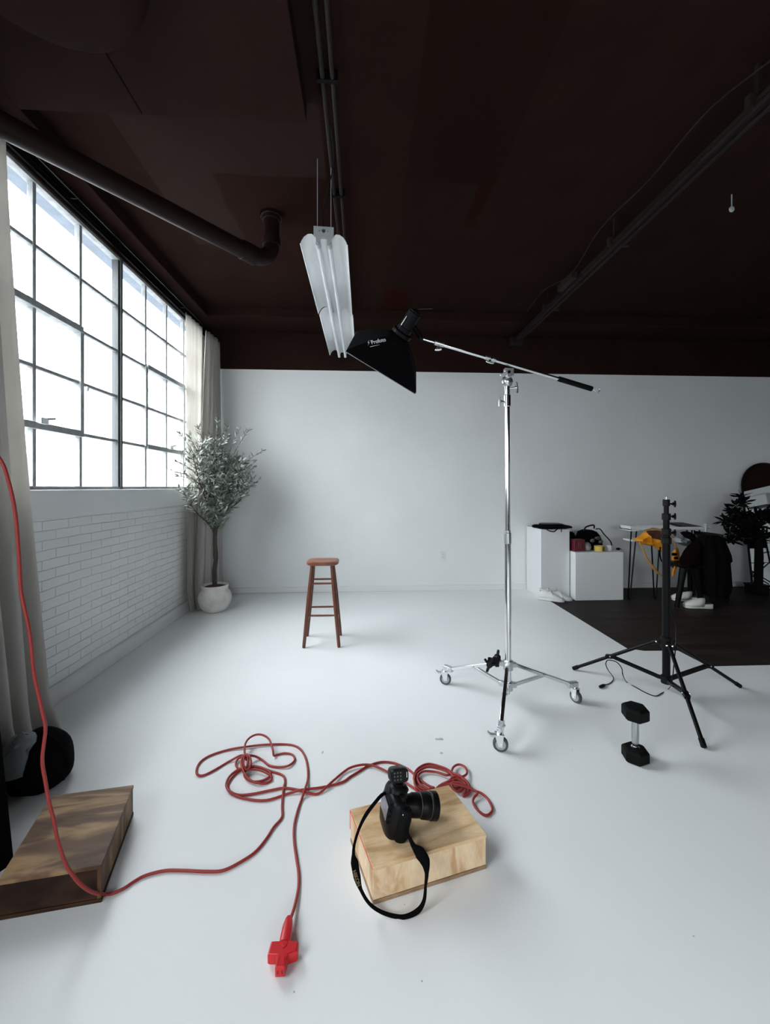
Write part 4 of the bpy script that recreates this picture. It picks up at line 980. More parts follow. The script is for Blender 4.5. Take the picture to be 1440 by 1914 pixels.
build('rear_screen', MB().bar(bk-wd*0.040, bk+wd*0.040, 0.003, 0.052), screen, cm, bevel=0.001)
bt = MB()
for dy, dz in ((-0.055, 0.02), (-0.055, 0.0), (-0.055, -0.02), (-0.058, 0.042)):
    q = bk+wd*dy+Vector((0, 0, dz)); bt.cyl(q+ld*0.004, q-ld*0.002, 0.005, n=10)
parts('buttons', bt, rubber, cm)
parts('silver_buttons', MB().ell(cc0+wd*-0.078+ld*0.008+Vector((0, 0, zb+0.105)), (0.003, 0.003, 0.004)).ell(cc0+wd*-0.078+ld*0.009+Vector((0, 0, zb+0.095)), (0.003, 0.003, 0.003)), alu, cm)
parts('shutter_dial', MB().cyl(cc0-wd*0.045+ld*0.01+Vector((0, 0, zb+0.13)), cc0-wd*0.045+ld*0.01+Vector((0, 0, zb+0.146)), 0.012, n=20).cyl(cc0+wd*0.05+Vector((0, 0, zb+0.13)), cc0+wd*0.05+Vector((0, 0, zb+0.150)), 0.014, n=20), blackm, cm, bevel=0.001)
# the camera leans on its lens: the lens drops slightly towards the tip
l0 = cc0+ld*0.030+Vector((0, 0, zb+0.084)); lt = ld.copy()
ln = MB().disc_lathe([(0.036, 0), (0.036, 0.012), (0.034, 0.014), (0.036, 0.035), (0.040, 0.041), (0.0405, 0.066), (0.0395, 0.068), (0.0395, 0.074), (0.044, 0.081), (0.0455, 0.108), (0.045, 0.109), (0.045, 0.115), (0.0475, 0.117), (0.0475, 0.140), (0.044, 0.142), (0.042, 0.142), (0.038, 0.128)], l0, lt, 40)
lo = build('lens', ln, blackp, cm, smooth=40)
for s_, r_ in ((0.071, 0.0400), (0.112, 0.0455)):
    build('lens_ring', MB().disc_lathe([(r_, s_-0.0008), (r_+0.0006, s_), (r_, s_+0.0008)], l0, lt, 40), mat('ring_grey', (0.10, 0.10, 0.10), 0.4), lo)
build('front_glass', MB().disc_lathe([(0.001, 0.132), (0.038, 0.129)], l0, lt, 32), screen, lo)
# radio trigger on the hot shoe
tg = thing('flash_trigger', 'small black radio trigger with buttons mounted on top of the camera', 'flash trigger', cc0+Vector((0, 0, zb+0.174)))
tcn = at(742, 1447, (cc0+Vector((0, 0, 0.3))).y/CT*1.0)
tcn = cc0-ld*0.008+Vector((0, 0, zb+0.196))
xa = cc((0.95, 0.25, 0.16)).normalized(); ya = (Vector((0, 0, 1))-xa*xa.z); ya = (ya+cc((0, 0.35, 0))).normalized(); ya = (ya-xa*ya.dot(xa)).normalized(); za = xa.cross(ya)
build('trigger_body', MB().rings([sup(tcn+za*k, xa, ya, 0.036*s, 0.024*s, 24, 4) for k, s in ((-0.026, 0.85), (-0.022, 0.98), (0.010, 1.0), (0.022, 0.94), (0.026, 0.85))]), blackp, tg, smooth=45)
build('trigger_foot', MB().tube([cc0+Vector((0, 0, zb+0.152)), tcn-ya*0.020], [0.018, 0.020], 14), blackp, tg)
tb_ = MB()
for i in range(3):
    for j in range(3): q = tcn+za*0.026-xa*(0.022-0.012*i)+ya*(0.012-0.011*j); tb_.cyl(q, q+za*0.002, 0.0032, n=8)
parts('trigger_buttons', tb_, mat('button_grey', (0.06, 0.06, 0.06), 0.4), tg)
build('trigger_mark', MB().bar(tcn+za*0.0262+xa*0.026-ya*0.006, tcn+za*0.0262+xa*0.026+ya*0.012, 0.002, 0.001), white_print, tg)

XF = None
# neck strap
def ribbon(P, W, m, name, parent, label=None, solid=0.0018, k=8, faceto=CAM, mix=0.75):
    Pw = [(*Vector(p), w) for p, w in zip(P, W)]
    pts = smooth_path([Vector(p) for p in P], k); ws = []
    for i in range(len(P)-1):
        for j in range(k): ws.append(W[i]+(W[i+1]-W[i])*j/k)
    ws.append(W[-1]); rows = []
    for i, p in enumerate(pts):
        t_ = (pts[min(i+1, len(pts)-1)]-pts[max(i-1, 0)]).normalized()
        v = (faceto-p).normalized(); s_ = t_.cross(v); s_ = s_.normalized()
        s_ = (s_+v*0.5*(1-mix)).normalized()
        rows.append([p-s_*ws[i]/2, p, p+s_*ws[i]/2])
    return build(name, MB().sheet(rows), m, parent, smooth=60, solid=solid)
lug1 = cc0+wd*0.072-ld*0.02+Vector((0, 0, zb+0.118)); lug2 = cc0-wd*0.078+ld*0.03+Vector((0, 0, zb+0.045))
SP = [(at(722, 1482, 1.55), .010), (at(714, 1486, 1.53), .012), (at(704, 1497, 1.49), .012), (at(685, 1522, 1.46), .013), (at(672, 1548, 1.435), .010), (at(663, 1577, 1.40), .009), (at(661, 1597, 1.385), .011), (at(663, 1612, 1.375), .026), (at(668, 1640, 1.362), .024), (at(675, 1663, 1.358), .011),
      (at(690, 1688, 1.352), .010), (at(712, 1704, 1.348), .011), (at(740, 1713, 1.343), .012), (at(760, 1713, 1.341), .013), (at(782, 1702, 1.352), .016), (at(793, 1683, 1.36), .012), (at(796, 1655, 1.372), .009), (at(798, 1632, 1.385), .014), (at(795, 1610, 1.40), .034), (at(785, 1594, 1.42), .038), (at(774, 1582, 1.435), .018), (at(766, 1566, 1.45), .011), (at(758, 1548, 1.465), .010), (at(754, 1537, 1.475), .010)]
stp = ribbon([p for p, _ in SP], [w_ for _, w_ in SP], blackf, 'neck_strap', cm)
sm = at(666.5, 1642, 1.353)
sd_ = (at(676, 1662, 1.353)-at(662, 1620, 1.353)); fz = (CAM-sm).normalized()
text('strap_text', 'NIKON', 0.017, gold_print, stp, frame_m(sm+fz*0.006, sd_, -sd_.cross(fz)), bold=0.0003)

# ================================================================== red extension cord
r0 = 0.0054
ex = thing('extension_cord', 'long red extension cord hanging at left, looping and coiling over the white floor', 'cord', G(560, 1480))
hang = [(0, 835, 1.20), (-4, 852, 1.225), (14, 892, 1.24), (28, 954, 1.26), (35, 1030, 1.275), (40, 1107, 1.285), (55.6, 1183, 1.29), (64, 1260, 1.295), (80, 1333, 1.30), (85, 1364, 1.30), (79, 1419, 1.30), (85, 1461, 1.30), (92, 1500, 1.30), (100, 1530, 1.30), (108, 1570, 1.30), (122, 1613, 1.31), (135, 1634, 1.318), (150, 1652, 1.33), (170, 1666, 1.355)]
first = at(0, 835, 1.2)
pts = [Vector((-1.60, 0.95, 2.9)), Vector((-1.50, 1.0, 2.3)), at(-70, 775, 1.20)]+[at(*h) for h in hang[1:]]
floor_pts = [(195, 1672), (212, 1669), (232, 1660), (250, 1648), (268, 1638), (290, 1631), (312, 1627), (340, 1627), (390, 1629), (420, 1626), (455, 1608), (480, 1590), (500, 1565), (512, 1546), (527, 1528), (527.5, 1505), (530, 1475), (533, 1460), (528, 1449), (505, 1441), (484, 1433.5), (464, 1433), (445, 1443), (432, 1456), (426, 1468), (432, 1482), (455, 1492), (497, 1496), (540, 1483), (562, 1476.7, .016), (600, 1472), (638, 1463), (655, 1452), (670, 1443), (686, 1433), (710, 1424.8), (733, 1425.5), (752, 1432), (766, 1440), (785, 1457), (802, 1469),
 # right coil, big turns
 (812, 1473), (798, 1476), (782, 1470), (774, 1455), (780, 1438), (800, 1428), (824, 1433), (842, 1442), (836, 1449, .02), (815, 1443, .016), (792, 1442, .016), (781, 1452, .016), (786, 1466, .016), (804, 1478), (790, 1480), (776, 1466, .02), (778, 1446, .02), (798, 1434, .024), (822, 1437, .02), (843, 1446, .02), (856, 1462, .02), (862, 1470), (848, 1474), (840, 1462, .02), (850, 1452, .03), (866, 1456, .03), (869, 1470, .02), (858, 1480, .016), (845, 1470, .03), (852, 1456, .036), (868, 1462, .03), (872, 1476, .016), (866, 1488), (878, 1480, .012), (876, 1466, .024), (862, 1451, .036), (846, 1444, .03), (848, 1434, .02), (858, 1429, .016), (870, 1434, .02), (873, 1446, .02), (862, 1453, .03), (840, 1460, .03), (826, 1466, .01), (818, 1474),
 (850, 1462, .036), (872, 1470, .03), (887, 1478, .02), (900, 1483, .012), (911, 1492, .01), (919, 1506, .01), (920, 1516), (911, 1524), (900, 1520), (890, 1510, .01), (884.5, 1499, .012), (887, 1490, .016), (893, 1482, .026), (880, 1474, .03), (860, 1468, .036), (835, 1466, .03), (805, 1480), (786, 1482), (775, 1474, .014), (759, 1463), (748, 1457), (724, 1442.5, .014), (698, 1431, .016), (677, 1429.5, .016), (655, 1435, .014), (639, 1446, .01), (618, 1464, .017), (598, 1482), (584, 1484), (571, 1481, .014), (558, 1476.7), (533, 1473), (509, 1476.7), (473, 1484), (447, 1486), (431, 1480, .017), (423, 1468, .012), (427.5, 1454, .012), (440, 1442, .016), (458, 1434.5, .022), (484, 1434, .018), (502, 1441, .018), (506, 1450, .01), (491, 1459), (473, 1461), (461, 1455), (457, 1446, .012), (464, 1438, .025), (484, 1439, .022), (505, 1449, .02), (506.5, 1459), (496, 1464), (480, 1463, .014), (466, 1457, .018), (456, 1443, .03), (451, 1425, .045), (457, 1411, .058), (466, 1413, .06), (469.5, 1428, .045), (462, 1439, .03), (455, 1428, .05), (458, 1413, .065), (464, 1416, .06), (460, 1436, .03), (446, 1436, .01), (441, 1427, .01), (447, 1417, .02), (464, 1412.5, .04), (478, 1414, .02), (491, 1421), (504, 1431), (522, 1434), (540, 1431, .012), (551, 1421), (547, 1411), (533, 1408), (518, 1411), (512, 1412, .018), (510, 1401, .035), (504, 1383, .05), (493, 1374.5, .06), (480, 1373, .06), (467, 1379, .055), (459, 1390, .05), (457.5, 1406, .05), (461, 1420, .05), (458, 1414, .04), (450, 1412, .03), (429, 1423), (402, 1439), (380, 1449.5), (369, 1447, .01), (368, 1437), (376, 1423), (396, 1411), (429, 1401), (462, 1395.6, .012), (496, 1392, .010), (529, 1391), (551, 1394), (564, 1403), (572, 1419), (575.6, 1439), (575.6, 1456.7), (570, 1476, .024), (564, 1494), (555.6, 1519), (550, 1545.6), (550, 1572), (554.5, 1605.6), (558.5, 1632), (558, 1660), (552, 1690, .014), (546, 1710, .022), (541, 1722, .026)]
for q in floor_pts: pts.append(G(q[0], q[1], (q[2]*0.8 if len(q) > 2 else r0)))
build('cable', MB().tube(smooth_path(pts, 5), r0, 8), red_cord, ex, smooth=80)
# moulded red three-way socket end
k0 = G(540, 1722, 0.026); k1 = G(534, 1757, 0.024); dk_ = (k1-k0).normalized(); dk_.z = 0; dk_.normalize(); sk = Vector((dk_.y, -dk_.x, 0))
if sk.x < 0: sk = -sk
so_ = MB()
so_.rings([sup(k0+dk_*a, sk, (0, 0, 1), r, r2, 16, 3) for a, r, r2 in ((-0.012, 0.008, 0.008), (-0.004, 0.012, 0.011), (0.02, 0.0165, 0.014), (0.05, 0.0175, 0.015), (0.066, 0.017, 0.015))])
build('cord_grip', so_, red_plastic, ex, smooth=50)
kc = k0+dk_*0.090; kc.z = 0.024
def kp(a, s): return kc+sk*a+dk_*s
cross = [(-0.042, -0.026), (-0.017, -0.026), (-0.012, -0.034), (0.012, -0.034), (0.018, -0.026), (0.044, -0.022), (0.044, 0.006), (0.018, 0.014), (0.014, 0.045), (-0.014, 0.045), (-0.017, 0.012), (-0.044, 0.010)]
n = len(cross); R3 = []
for z, s_ in ((-0.019, 0.92), (-0.014, 1.0), (0.008, 1.0), (0.014, 0.92)):
    R3.append([kp(a*s_, b*s_)+Vector((0, 0, z)) for a, b in cross])
sb_ = build('socket_body', MB().rings(R3), red_plastic, ex, smooth=40, bevel=0.002)
build('socket_boss', MB().cyl(kp(0.0, -0.014)+Vector((0, 0, 0.013)), kp(0, -0.014)+Vector((0, 0, 0.0165)), 0.009, n=20).cyl(kp(0.0, -0.014)+Vector((0, 0, 0.0165)), kp(0, -0.014)+Vector((0, 0, 0.018)), 0.004, n=12), red_plastic, sb_, bevel=0.0008)
parts('end_rib', MB().bar(kp(-0.008, 0.02)+Vector((0, 0, 0.014)), kp(-0.008, 0.043)+Vector((0, 0, 0.012)), 0.003, 0.004).bar(kp(0.008, 0.02)+Vector((0, 0, 0.014)), kp(0.008, 0.043)+Vector((0, 0, 0.012)), 0.003, 0.004), red_plastic, sb_)
parts('socket_slot', MB().bar(kp(-0.006, 0.0455)+Vector((0, 0, -0.006)), kp(-0.006, 0.0455)+Vector((0, 0, 0.004)), 0.0025, 0.001, up=(0, 1, 0)).bar(kp(0.006, 0.0455)+Vector((0, 0, -0.006)), kp(0.006, 0.0455)+Vector((0, 0, 0.004)), 0.0025, 0.001, up=(0, 1, 0)), slot_m, sb_)

# ================================================================== left edge: black panel, sandbag, plastic
vb0 = G(26, 1612); 
vp = MB(); e0 = Vector((vb0.x, vb0.y, 0)); 
pn0 = [e0, e0+Vector((-0.30, -0.62, 0))]
tl = Vector((-0.245, 0.02, 2.30))
vp.add([pn0[0], pn0[1], pn0[1]+tl, pn0[0]+tl]+[p+Vector((-0.026, 0.012, 0)) for p in (pn0[0], pn0[1], pn0[1]+tl, pn0[0]+tl)], [(0, 1, 2, 3), (7, 6, 5, 4), (0, 4, 5, 1), (1, 5, 6, 2), (2, 6, 7, 3), (3, 7, 4, 0)])
tag(build('flag_board', vp, blackfoam), 'tall black foam board leaning at the left edge beside the stained box', 'board')
sbp = G(88, 1474); sc_ = Vector((-1.555, 2.04, 0))
sb2 = thing('sandbag', 'round black sandbag slumped on the floor at the foot of the left curtain', 'sandbag', sc_)
bag = MB()
rows = []
for z, rx_, ry_, ox in ((0.0, 0.10, 0.10, 0.0), (0.012, 0.128, 0.125, 0.0), (0.05, 0.140, 0.14, 0.0), (0.11, 0.135, 0.14, 0.004), (0.17, 0.118, 0.12, 0.008), (0.215, 0.09, 0.09, 0.004), (0.245, 0.055, 0.06, -0.004), (0.258, 0.025, 0.03, -0.010)):
    rows.append([q+(q-sc_).normalized()*0.016*noise.noise(q*14) for q in sup(sc_+Vector((ox, 0, z)), (1, 0, 0), (0, 1, 0), rx_*0.90, ry_*0.90, 32, 2.3)])
build('bag', bag.rings(rows), blackf, sb2, smooth=80, sub=1)
build('bag_seam', MB().tube([p+Vector((0, 0, 0.0)) for p in smooth_path([sc_+Vector((0.02, -0.02, 0.258)), sc_+Vector((0.088, -0.01, 0.20)), sc_+Vector((0.130, 0.0, 0.10)), sc_+Vector((0.108, 0, 0.01))], 6)], 0.006, 8), blackf, sb2)
fc = Vector((-1.625, 1.955, 0.085)); rows = []
for j, (z, rx_, ry_) in enumerate(((0.0, 0.03, 0.03), (0.02, 0.07, 0.055), (0.06, 0.085, 0.065), (0.10, 0.08, 0.06), (0.14, 0.065, 0.055), (0.17, 0.045, 0.04), (0.185, 0.02, 0.018))):
    rows.append([q+(q-fc).normalized()*0.045*noise.noise(q*22+Vector((3, 1, 5))) for q in sup(fc+Vector((0.014*j/2, 0.006*j, z)), (1, 0, 0), (0, 1, 0), rx_, ry_, 48, 2)])
tag(build('plastic_bag', MB().rings(rows), film, smooth=30), 'crumpled clear plastic bag against the black sandbag at the left', 'plastic bag')

# ================================================================== right corner: pedestals and what is on them
def pedestal(label, a, b):
    t = thing('pedestal', label, 'pedestal', ((a[0]+b[0])/2, (a[1]+b[1])/2, 0), 'white display pedestals')
    build('box', MB().b2(a, b), white_lac, t, bevel=0.003)
    return t
pedestal('tall narrow white pedestal against the back wall, left of the low one', (2.262, 5.075, 0.001), (2.635, 5.535, 0.885))
pedestal('low wide white pedestal against the back wall, right of the tall one', (2.648, 4.955, 0.003), (3.268, 5.45, 0.605))
# black bag/tripod cover on the tall pedestal
t = thing('laptop_sleeve', 'flat black padded sleeve with dangling strap on the tall white pedestal', 'bag', (2.45, 5.2, 0.885))
def slab(c, rx_, ry_, h, rot=0.0, p=3, tilt=(0, 0), nz=0.0):
    a = Vector((math.cos(rot), math.sin(rot), tilt[0])); b = Vector((-math.sin(rot), math.cos(rot), tilt[1]))
    f = (lambda q, an: q+Vector((0, 0, 1))*nz*noise.noise(q*11)) if nz else None
    c = Vector(c)
    return MB().rings([sup(c+Vector((0, 0, z)), a, b, rx_*s, ry_*s, 28, p, f) for z, s in ((0, 0.93), (h*0.25, 1.0), (h*0.75, 1.0), (h, 0.9))])
build('sleeve', slab((2.46, 5.20, 0.894), 0.225, 0.16, 0.028, 0.06, 5, (0.02, 0), 0.012), blackf, t, smooth=50)
build('cover', slab((2.47, 5.24, 0.925), 0.14, 0.12, 0.022, -0.05, 4), blackm, t, smooth=50)
build('flap', slab((2.285, 5.13, 0.910), 0.09, 0.06, 0.02, -0.3, 4, (-0.12, 0)), blackf, t, smooth=50)
build('strap', MB().tube(smooth_path([at(1022, 989, 5.06), at(1028, 992.5, 5.03), at(1036, 993.5, 5.03), at(1042, 989, 5.04)], 5), 0.007, 8).tube([at(1050, 988, 5.05), at(1050, 994.5, 5.05)], 0.006, 6), blackm, t)
zt2 = 0.606
t = thing('carton', 'small maroon cardboard box on the low pedestal, beside the tall one', 'box', (2.74, 5.09, zt2))
build('carton_body', MB().box((2.745, 5.09, zt2+0.075), (0.145, 0.11, 0.146), Matrix.Rotation(0.06, 3, 'Z')), maroon, t, bevel=0.003)
parts('carton_print', MB().b2((2.725, 5.026, zt2+0.05), (2.735, 5.031, zt2+0.12)).b2((2.75, 5.026, zt2+0.05), (2.76, 5.031, zt2+0.12)).b2((2.73, 5.026, zt2+0.045), (2.755, 5.031, zt2+0.055)), mat('faded_pink', (0.22, 0.05, 0.08), 0.6), t)
tag(build('black_pouch', MB().ell((2.745, 5.27, zt2+0.115), (0.085, 0.07, 0.115), nz=0.25, ns=9), blackf, smooth=60), 'black cloth pouch standing behind the maroon box', 'pouch')
tag(build('crumpled_paper', MB().ell((2.875, 5.10, zt2+0.052), (0.052, 0.05, 0.052), nz=0.5, ns=22, n=20, m=14), mat('grey_tissue', (0.30, 0.31, 0.29), 0.8, bump=0.5), smooth=20), 'crumpled grey tissue between the maroon box and the yellow tape', 'paper')
t = thing('camera_bag', 'black camera bag with top handle and cables on the low pedestal', 'bag', (3.0, 5.26, zt2))
bc = Vector((3.0, 5.28, zt2)); build('bag_body', MB().rings([[q+(q-bc).normalized()*0.02*noise.noise(q*9) for q in sup(bc+Vector((ox, 0, z)), (1, 0, 0), (0, 1, 0), rx_, ry_, 28, 2.8)] for z, rx_, ry_, ox in ((0.002, 0.14, 0.09, 0.02), (0.03, 0.16, 0.10, 0.02), (0.10, 0.165, 0.10, 0.01), (0.17, 0.15, 0.09, -0.01), (0.225, 0.12, 0.07, -0.02), (0.25, 0.06, 0.04, -0.02))]), blackf, t, smooth=60)
build('handle', MB().tube(smooth_path([at(1092, 992, 5.28), at(1096, 985, 5.28), at(1110, 981.5, 5.28), at(1111, 988, 5.28)], 5), 0.010, 8), blackm, t, smooth=60)
build('cable', MB().tube(smooth_path([at(1114, 989, 5.25), at(1122, 989, 5.22), at(1130, 999, 5.2), at(1141, 1011, 5.2), at(1144, 1020, 5.22), at(1140, 1024, 5.25)], 6), 0.007, 8), blackm, t, smooth=60)
pz = MB()
for q_, r_ in ((at(1108, 1010, 5.2), 0.03), (at(1118, 1006, 5.19), 0.035), (at(1124, 1012, 5.19), 0.03)): pz.ell(q_, (r_, 0.02, r_*0.8), nz=0.4, ns=30)
parts('patterned_cloth', pz, mat('mottled_cloth', (0.07, 0.06, 0.06), 0.9, var=0.8, vscale=60), t)
t = thing('tape_roll', 'yellow roll of tape with dark label on the low pedestal', 'tape', (3.04, 5.05, zt2))
tp0 = ony(1121, 1026, 5.05); build('roll', MB().lathe([(0.038, zt2+0.001), (0.063, zt2+0.001), (0.063, zt2+0.068), (0.038, zt2+0.068), (0.038, zt2+0.06)], (tp0.x, 5.05, 0), 32), yellow, t)
build('roll_label', MB().add([(tp0.x+0.0638*math.sin(a), 5.05-0.0638*math.cos(a), zt2+z) for a in (0.0, 0.35, 0.75, 1.15, 1.5) for z in (0.006, 0.062)], [(i*2, i*2+2, i*2+3, i*2+1) for i in range(4)]), mat('label_dark', (0.02, 0.025, 0.01), 0.5), t)
tp1 = ony(1139.5, 1026, 5.06)
t = thing('cup', 'small white paper cup on the low pedestal right of the yellow tape', 'cup', (tp1.x, 5.06, zt2))
build('cup_body', MB().lathe([(0.030, zt2+0.001), (0.036, zt2+0.068), (0.033, zt2+0.068), (0.027, zt2+0.008)], (tp1.x, 5.06, 0), 28), shoe_w, t, smooth=60)
build('cup_rim', MB().lathe([(0.0345, zt2+0.067), (0.0375, zt2+0.069), (0.0345, zt2+0.071)], (tp1.x, 5.06, 0), 28, cap=False), shoe_w, t)
tp2 = ony(1156, 1029, 5.1); tag(build('earphone_case', MB().ell((tp2.x, 5.1, zt2+0.018), (0.026, 0.02, 0.017)).tube([(tp2.x-0.03, 5.1, zt2+0.01), (tp2.x-0.015, 5.09, zt2+0.03), (tp2.x+0.02, 5.09, zt2+0.025), (tp2.x+0.05, 5.1, zt2+0.006)], 0.004, 6), blackp, smooth=60), 'small black gadget at the right end of the low pedestal', 'gadget')

# white sneakers
def sneaker(label, c, rot, flip=1):
    t = thing('sneaker', label, 'shoe', c, 'white sneakers by the tall pedestal'); c = Vector(c)
    a = Vector((math.cos(rot), math.sin(rot), 0)); b = Vector((-math.sin(rot), math.cos(rot), 0)); u = Vector((0, 0, 1))
    secs = [(-0.145, 0.020, 0.0, 0.06), (-0.138, 0.034, 0.0, 0.085), (-0.11, 0.042, 0.0, 0.125), (-0.06, 0.042, 0.0, 0.122), (-0.01, 0.044, 0.0, 0.112), (0.04, 0.050, 0.0, 0.088), (0.09, 0.050, 0.0, 0.058), (0.125, 0.042, 0.0, 0.048), (0.148, 0.022, 0.004, 0.034)]
    build('upper', MB().rings([[c+a*x+b*(w_*math.copysign(abs(math.cos(k))**0.8, math.cos(k)))+u*(0.012+(h-0.012)*(0.5+0.5*math.sin(k))) for k in [2*PI*i/20 for i in range(20)]] for x, w_, z_, h in secs]), shoe_w, t, smooth=70)
    build('sole', MB().rings([[c+a*x+b*(w_*1.12*s)+u*z for s, z in ((-1, 0.002), (1, 0.002), (1.03, 0.018), (1, 0.030), (-1, 0.030), (-1.03, 0.018))] for x, w_ in ((-0.155, 0.022), (-0.14, 0.036), (-0.09, 0.042), (0.0, 0.041), (0.09, 0.051), (0.135, 0.042), (0.157, 0.022))]), shoe_w, t, bevel=0.003, smooth=50)
    col_ = [c+a*(-0.085+0.052*math.cos(k))+b*0.032*math.sin(k)+u*(0.126-0.004*math.cos(k)) for k in [2*PI*i/16 for i in range(16)]]
    build('collar', MB().tube(col_, 0.010, 8, closed=True), shoe_w, t, smooth=80)
    build('opening', MB().rings([[c+a*(-0.085+0.046*math.cos(k))+b*0.026*math.sin(k)+u*z for k in [2*PI*i/16 for i in range(16)]] for z in (0.100, 0.1275)]), slip_i, t)
    build('tongue', MB().rings([sup(c+a*(-0.035+0.012*i)+u*(0.150-0.016*i), b, u, 0.022, 0.006, 12) for i in range(4)]), shoe_w, t, smooth=70)
    lc = MB()
    for i in range(4):
        x = -0.015+0.022*i; h = 0.116-0.012*i; lc.tube([c+a*x-b*0.028+u*(h-0.012), c+a*(x+0.006)+u*(h+0.001), c+a*x+b*0.028+u*(h-0.012)], 0.0035, 6)
    lc.tube(smooth_path([c+a*-0.02+u*0.13, c+a*-0.01-b*0.03+u*0.136, c+a*0.02-b*0.046+u*0.08, c+a*0.03-b*0.054+u*0.04], 5), 0.003, 6)
    build('laces', lc, white_print, t)
s1 = G(1024, 1121.5); s2 = G(1045, 1121.5)
sneaker('left white sneaker of the pair at the foot of the tall pedestal', (s1.x+0.03, s1.y-0.03, 0.003), -0.55)
sneaker('right white sneaker of the pair, nearest the low pedestal', (s2.x+0.00, s2.y+0.0, 0.003), -0.30)

# slippers
def slipper(label, c, rot):
    t = thing('slipper', label, 'slipper', c, 'white slippers on the dark floor'); c = Vector(c)
    a = Vector((math.cos(rot), math.sin(rot), 0)); b = Vector((-math.sin(rot), math.cos(rot), 0)); u = Vector((0, 0, 1))
    prof_ = ((-0.150, 0.022), (-0.135, 0.040), (-0.08, 0.046), (0.0, 0.044), (0.07, 0.055), (0.12, 0.050), (0.148, 0.026))
    build('sole', MB().rings([[c+a*x+b*(w_*s)+u*z for s, z in ((-0.9, 0.002), (0.9, 0.002), (1.05, 0.02), (1.0, 0.056), (-1.0, 0.056), (-1.05, 0.02))] for x, w_ in prof_]), slip_w, t, bevel=0.004, smooth=50)
    build('footbed', MB().rings([[c+a*x*0.93+b*(w_*0.85*s)+u*z for s, z in ((-1, 0.046), (1, 0.046), (1, 0.0572), (-1, 0.0572))] for x, w_ in prof_]), slip_i, t, smooth=30)
    R_ = []
    for x, w_, h in ((-0.035, 0.050, 0.122), (0.015, 0.055, 0.112), (0.065, 0.059, 0.094), (0.11, 0.054, 0.076), (0.14, 0.035, 0.062), (0.152, 0.02, 0.052)):
        R_.append([c+a*(x-0.03*math.sin(PI*k/14)*(1 if x < 0.05 else 0))+b*(-w_*math.cos(PI*k/14))+u*(0.030+(h-0.030)*math.sin(PI*k/14)**0.7) for k in range(15)])
    vs = MB(); o_ = MB().sheet(R_)
    o_.f = [f for i, f in enumerate(o_.f) if not (14 <= i < 28 and (i-14) in (2, 3))]
    build('strap', o_, slip_w, t, smooth=70, solid=0.007)
    return t
q1 = G(1286, 1125); q2 = G(1308, 1138)
slipper('white slipper lying further back, nearer the black light stand', (q1.x, q1.y+0.03, 0.004), 2.85)
slipper('white slipper lying in front of the other, nearer the camera', (q2.x, q2.y+0.02, 0.004), 2.95)

# ================================================================== desk
dz = 0.925
dk0 = thing('desk', 'narrow white desk with black hairpin legs against the back wall at right', 'desk', (3.9, 5.3, 0))
a = onx(1181, 990, 3.47) if False else None
X0, X1, Y0, Y1 = 3.356, 4.36, 4.93, 5.16
build('desktop', MB().b2((X0, Y0, dz-0.045), (X1, Y1, dz-0.030)).b2((X0, Y1-0.015, dz-0.045), (X1, Y1, dz)).b2((X0, Y0, dz-0.055), (X0+0.09, Y1, dz+0.005)).b2((X1-0.015, Y0, dz-0.045), (X1, Y1, dz)).b2((X0, Y0, dz-0.045), (X1, Y0+0.012, dz-0.004)), white_lac, dk0, bevel=0.002)
build('shelf', MB().b2((X0+0.03, Y0+0.03, dz-0.19), (X0+0.50, Y1-0.02, dz-0.165)), white_lac, dk0, bevel=0.002)
for (lx, ly, ox) in ((X0+0.07, Y0+0.06, -0.06), (X0+0.36, Y0+0.07, 0.0), (X1-0.10, Y0+0.06, 0.06), (X1-0.10, Y1-0.05, 0.06)):
    f_ = Vector((lx+ox, ly, 0.004)); w2 = 0.035 if ox else 0.062
    wv_ = Vector((w2, 0, 0)); 
    build('leg', MB().tube([Vector((lx-w2*0.9, ly, dz-0.045)), f_+Vector((-0.012, 0, 0.012)), f_+Vector((0, 0, 0.002)), f_+Vector((0.012, 0, 0.012)), Vector((lx+w2*1.1, ly, dz-0.045))], 0.0085, 8), blackm, dk0, smooth=60)
# laptop on desk
t = thing('laptop', 'closed black laptop lying on the white desk at right', 'laptop', (4.05, 5.05, dz))
pa = [G(1254, 980.5, dz+0.01), G(1291, 980.5, dz+0.01)]
def tilted(x0, x1, ya_, yb2, z0, z1, th_):
    return MB().rings([[Vector((x0, ya_, z0+k)), Vector((x1+0.03, ya_, z0+k)), Vector((x1-0.12, yb2, z1+k)), Vector((x0-0.12, yb2, z1+k))] for k in (0, th_)])
build('laptop_base', tilted(4.10, 4.31, 4.96, 5.14, dz-0.027, dz+0.016, 0.011), blackm, t, bevel=0.002)
build('laptop_lid', tilted(4.10, 4.31, 4.96, 5.14, dz-0.014, dz+0.029, 0.007), blackm, t, bevel=0.002)
t = thing('desk_clamp', 'pale metal clamp post at the right end of the desk', 'clamp', (4.43, 5.05, dz))
cpx = ony(1316, 985, 4.93).x; build('post', MB().cyl((cpx, 4.90, dz-0.17), (cpx, 4.90, dz+0.03), 0.014, n=16), lamp_metal, t)
build('cap', MB().cyl((cpx, 4.90, dz+0.015), (cpx, 4.90, dz+0.04), 0.022, n=16), lamp_metal, t, bevel=0.003)
build('clamp_screw', MB().cyl((cpx+0.01, 4.90, dz-0.02), (cpx+0.055, 4.90, dz-0.02), 0.010, n=12).cyl((cpx+0.05, 4.90, dz-0.045), (cpx+0.05, 4.90, dz+0.005), 0.007, n=10), lamp_metal, t)

